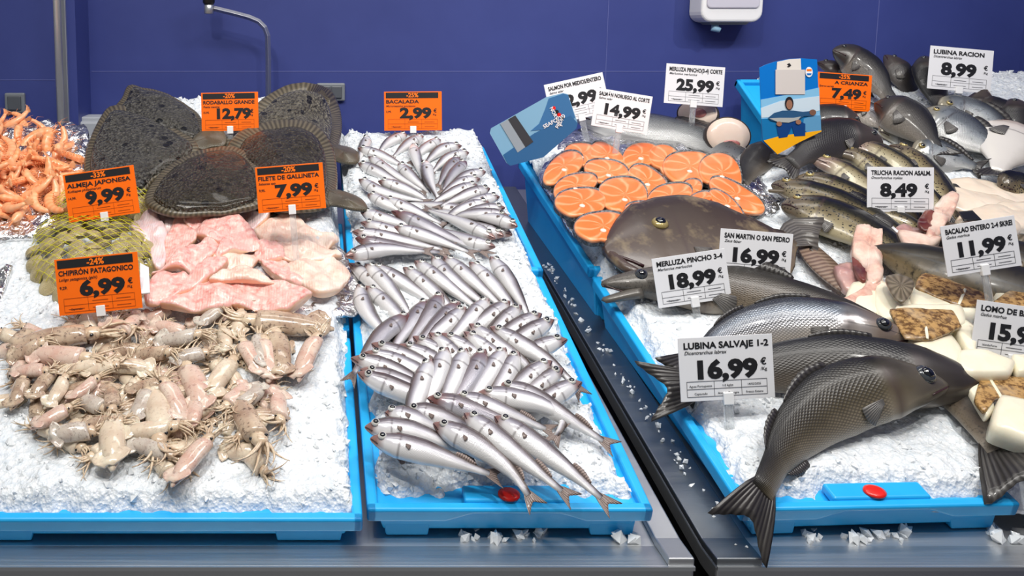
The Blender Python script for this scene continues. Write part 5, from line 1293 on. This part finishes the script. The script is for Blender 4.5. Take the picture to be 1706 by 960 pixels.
card('white price card reading SALMON POR MEDIOS/ENTERO, half behind the seafood card', (962, 164, 100, 12.5), 'SALMON POR MEDIOS/ENTERO', 'Salmo salar', '12,99', d=2.25)
card('white price card reading SALMÓN NORUEGO AL CORTE 14,99 above the salmon steaks', (1036, 185, 94, -9.2), 'SALMÓN NORUEGO AL CORTE', 'Salmo salar', '14,99', d=2.12)
card('white price card reading MERLUZA PINCHO(3-4) CORTE 25,99 against the blue wall', (1157, 142, 98, -4.2), 'MERLUZA PINCHO(3-4) CORTE', 'Merluccius merluccius', '25,99', d=2.26)
card('white price card reading SAN MARTIN O SAN PEDRO 16,99 on the john dory', (1258, 426, 121, -4.6), 'SAN MARTIN O SAN PEDRO', 'Zeus faber', '16,99', d=1.60)
card('white price card reading MERLUZA PINCHO 3-4 18,99 in front of the hake head', (1152, 464, 123, 8.3), 'MERLUZA PINCHO 3-4', 'Merluccius merluccius', '18,99', d=1.56)
card('large white price card reading LUBINA SALVAJE 1-2 16,99 in front of the dark bass', (1210, 613, 157, 3.0), 'LUBINA SALVAJE 1-2', 'Dicentrarchus labrax', '16,99', d=1.31, cells=('Aguas Portuguesas', 'Capturado', '1-2 kg/pz', 'Anzuelo/Palangre', '14/02/2025', 'Fresco Entero'))
card('white price card reading TRUCHA RACION ASALM. 8,49 among the trout', (1500, 316, 111, -.6), 'TRUCHA RACION ASALM.', 'Oncorhynchus mykiss', '8,49', d=1.82)
card('white price card reading BACALAO ENTERO 2-4 SKREI 11,99 on the whole cod', (1634, 410, 125, 8.8), 'BACALAO ENTERO 2-4 SKREI', 'Gadus morhua', '11,99', d=1.47)
card('white price card reading LOMO DE BACALAO, cut off by the right edge of the picture', (1691, 556, 140, -8.0), 'LOMO DE BACALAO', 'Gadus morhua', '15,99', d=1.40, cells=('Islandia/Faroe', 'Capturado', '', '', '', ''))
card('white price card reading LUBINA RACION 8,99, rearmost at the back right', (1600, 116, 106, -5), 'LUBINA RACION', 'Dicentrarchus labrax', '8,99', tw=.80, d=2.18)

def flat(t, name, px, y, mat, k, smooth=0):
    """a printed shape on an upright board at depth y, k layers in front of it"""
    pts = [at_depth(a, b, y) - t.location for a, b in px]
    return MB().prism([(p.x, p.z) for p in pts], -.0009 - .0005*k, -.0004 - .0005*k + .0002).build(name, mat, t)
def ell(cx, cy, rx, ry, n=20): return [(cx + rx*math.cos(2*math.pi*i/n), cy + ry*math.sin(2*math.pi*i/n)) for i in range(n)]
# leaflet with the sea, tilted
YN = 2.02
b = at_depth(905, 262, YN)
t = empty('seafood_leaflet', b, 'tilted blue leaflet with sea and fillet, reading SEAFOOD, left of the salmon', 'leaflet')
pl = lambda n, c, r=.35: plain(n, lin(*c), r)
edge = [(816,222),(818,214),(910,162),(938,155),(946,157),(962,204),(960,214),(930,240),(905,262),(850,276),(844,272)]
pts = [at_depth(a, c, YN) - b for a, c in edge]; MB().prism([(p.x, p.z) for p in pts], -.0004, .0012).build('board', pl('leaflet_sky', (128, 172, 200)), t)
flat(t, 'printed_mountain', [(884,218),(898,206),(908,182),(914,164),(938,156),(946,158),(958,196),(925,214)], YN, pl('leaflet_mountain', (62, 112, 160)), 1)
flat(t, 'printed_sea', [(838,258),(890,222),(950,192),(962,205),(960,214),(930,240),(905,262),(850,276),(845,272)], YN, pl('leaflet_sea', (52, 100, 146)), 2)
flat(t, 'printed_fillet', [(833,206),(858,192),(886,237),(862,254)], YN, pl('leaflet_fillet', (150, 158, 166)), 3)
flat(t, 'printed_skin', [(846,199),(858,192),(888,236),(875,245)], YN, pl('leaflet_skin', (62, 62, 66)), 4)
for a, c, m_ in ((922, 180, 'red'), (931, 191, 'red'), (927, 186, 'ink')): flat(t, 'logo_dot', ell(a, c, 3.2, 3.2), YN, M[m_], 5)
def word(s, px, py, hpx, rot, mat, y, k):
    p = at_depth(px, py, y) - t.location; text('printed_word', s, p.x, p.z, hpx*y/F, mat, t, None, .02, y=-.0012 - .0005*k, rot=rot)
word('NORWAY', 915, 180, 6, R(-62), M['whitepl'], YN, 5); word('SEAFOOD', 906, 214, 6.5, R(29), M['whitepl'], YN, 5); word('FROM', 929, 214, 6, R(60), M['whitepl'], YN, 5)
# blue poster with a man holding a fish
YP = 1.98
b = at_depth(1294, 257, YP)
t = empty('poster', b, 'tall blue poster of a person holding a big fish at sea, standing in the ice', 'poster')
pb = pl('poster_blue', (8, 112, 196))
edge = [(1265,113),(1275,108),(1290,103),(1315,98),(1335,97),(1361,99),(1367,218),(1330,236),(1294,257),(1270,236)]
pts = [at_depth(a, c, YP) - b for a, c in edge]; MB().prism([(p.x, p.z) for p in pts], -.0004, .0014).build('board', pb, t)
flat(t, 'printed_sky', [(1267,166),(1300,160),(1364,146),(1366,196),(1268,198)], YP, pl('poster_sky', (128, 186, 222)), 1)
flat(t, 'printed_cloud', [(1267,180),(1300,168),(1364,160),(1365,184),(1340,190),(1268,196)], YP, pl('poster_cloud', (196, 214, 226)), 2)
flat(t, 'printed_sea', [(1268,198),(1300,196),(1366,192),(1367,220),(1320,226),(1270,234)], YP, pl('poster_sea', (22, 112, 168)), 3)
flat(t, 'printed_foam', [(1338,198),(1350,193),(1366,192),(1367,219),(1345,222),(1336,214)], YP, pl('poster_foam', (92, 150, 190)), 4)
flat(t, 'printed_band', [(1271,234),(1300,226),(1367,217),(1367,219),(1330,237),(1294,257)], YP, pl('poster_yellow', (240, 172, 20)), 5)
flat(t, 'printed_panel', [(1294,103),(1315,98.5),(1333,97.5),(1334,118),(1293,118)], YP, pl('poster_cream', (222, 216, 208)), 3)
flat(t, 'blurred_patch', [(1291,116),(1340,116),(1340,157),(1291,157)], YP, pl('poster_beige', (204, 198, 194)), 4)
flat(t, 'logo_mark', [(1310,107),(1314,105),(1317,109),(1313,112),(1310,111),(1313,109)], YP, M['ink'], 5)
flat(t, 'round_sticker', ell(1347, 120, 6, 8.5), YP, M['whitepl'], 3); flat(t, 'sticker_line', [(1343,115),(1351,115),(1351,118.5),(1343,118.5)], YP, M['orangeink'], 4); flat(t, 'sticker_base', [(1343,122),(1351,122),(1350,125),(1344,125)], YP, pb, 4)
nv = pl('poster_navy', (18, 62, 122)); skinm = pl('poster_face', (150, 108, 86)); dk = pl('poster_dark', (38, 36, 40))
flat(t, 'printed_trousers', [(1292,208),(1306,200),(1328,200),(1340,206),(1340,226),(1322,227),(1318,210),(1310,228),(1296,230)], YP, nv, 6)
flat(t, 'printed_hood', ell(1313.5, 172, 7, 11), YP, dk, 6); flat(t, 'printed_face', ell(1313.5, 174, 5, 8), YP, skinm, 7)
flat(t, 'printed_fish', [(1278,196),(1288,188),(1302,184),(1320,184),(1336,186),(1346,185),(1354,182),(1356,190),(1350,193),(1338,193),(1330,198),(1312,204),(1294,203),(1282,200)], YP, pl('poster_fish', (44, 84, 122)), 8)
flat(t, 'printed_belly', [(1280,197),(1296,196),(1320,196),(1332,194),(1328,199),(1312,204),(1294,203)], YP, pl('poster_fish_belly', (168, 172, 170)), 9)
flat(t, 'printed_tail', ell(1352, 187, 5.5, 5), YP, pl('poster_tail', (120, 86, 70)), 9)
flat(t, 'printed_hand', ell(1296, 206, 4.5, 4), YP, skinm, 10); flat(t, 'printed_hand', ell(1328, 203, 4.5, 4), YP, skinm, 10)
# two small labels lying among the cod
slab('paper_label', [(1470,379),(1486,376),(1503,390),(1488,396)], .05, .003, M['white'], 'small white paper label lying beside the headless cod', 'label', sharp=True, dome=.1, rings=3)
slab('plastic_label', [(1596,353),(1620,351),(1636,367),(1606,368)], .075, .003, M['black'], 'small black plastic label on the pale fillets above the whole cod card', 'label', sharp=True, dome=.1, rings=3)
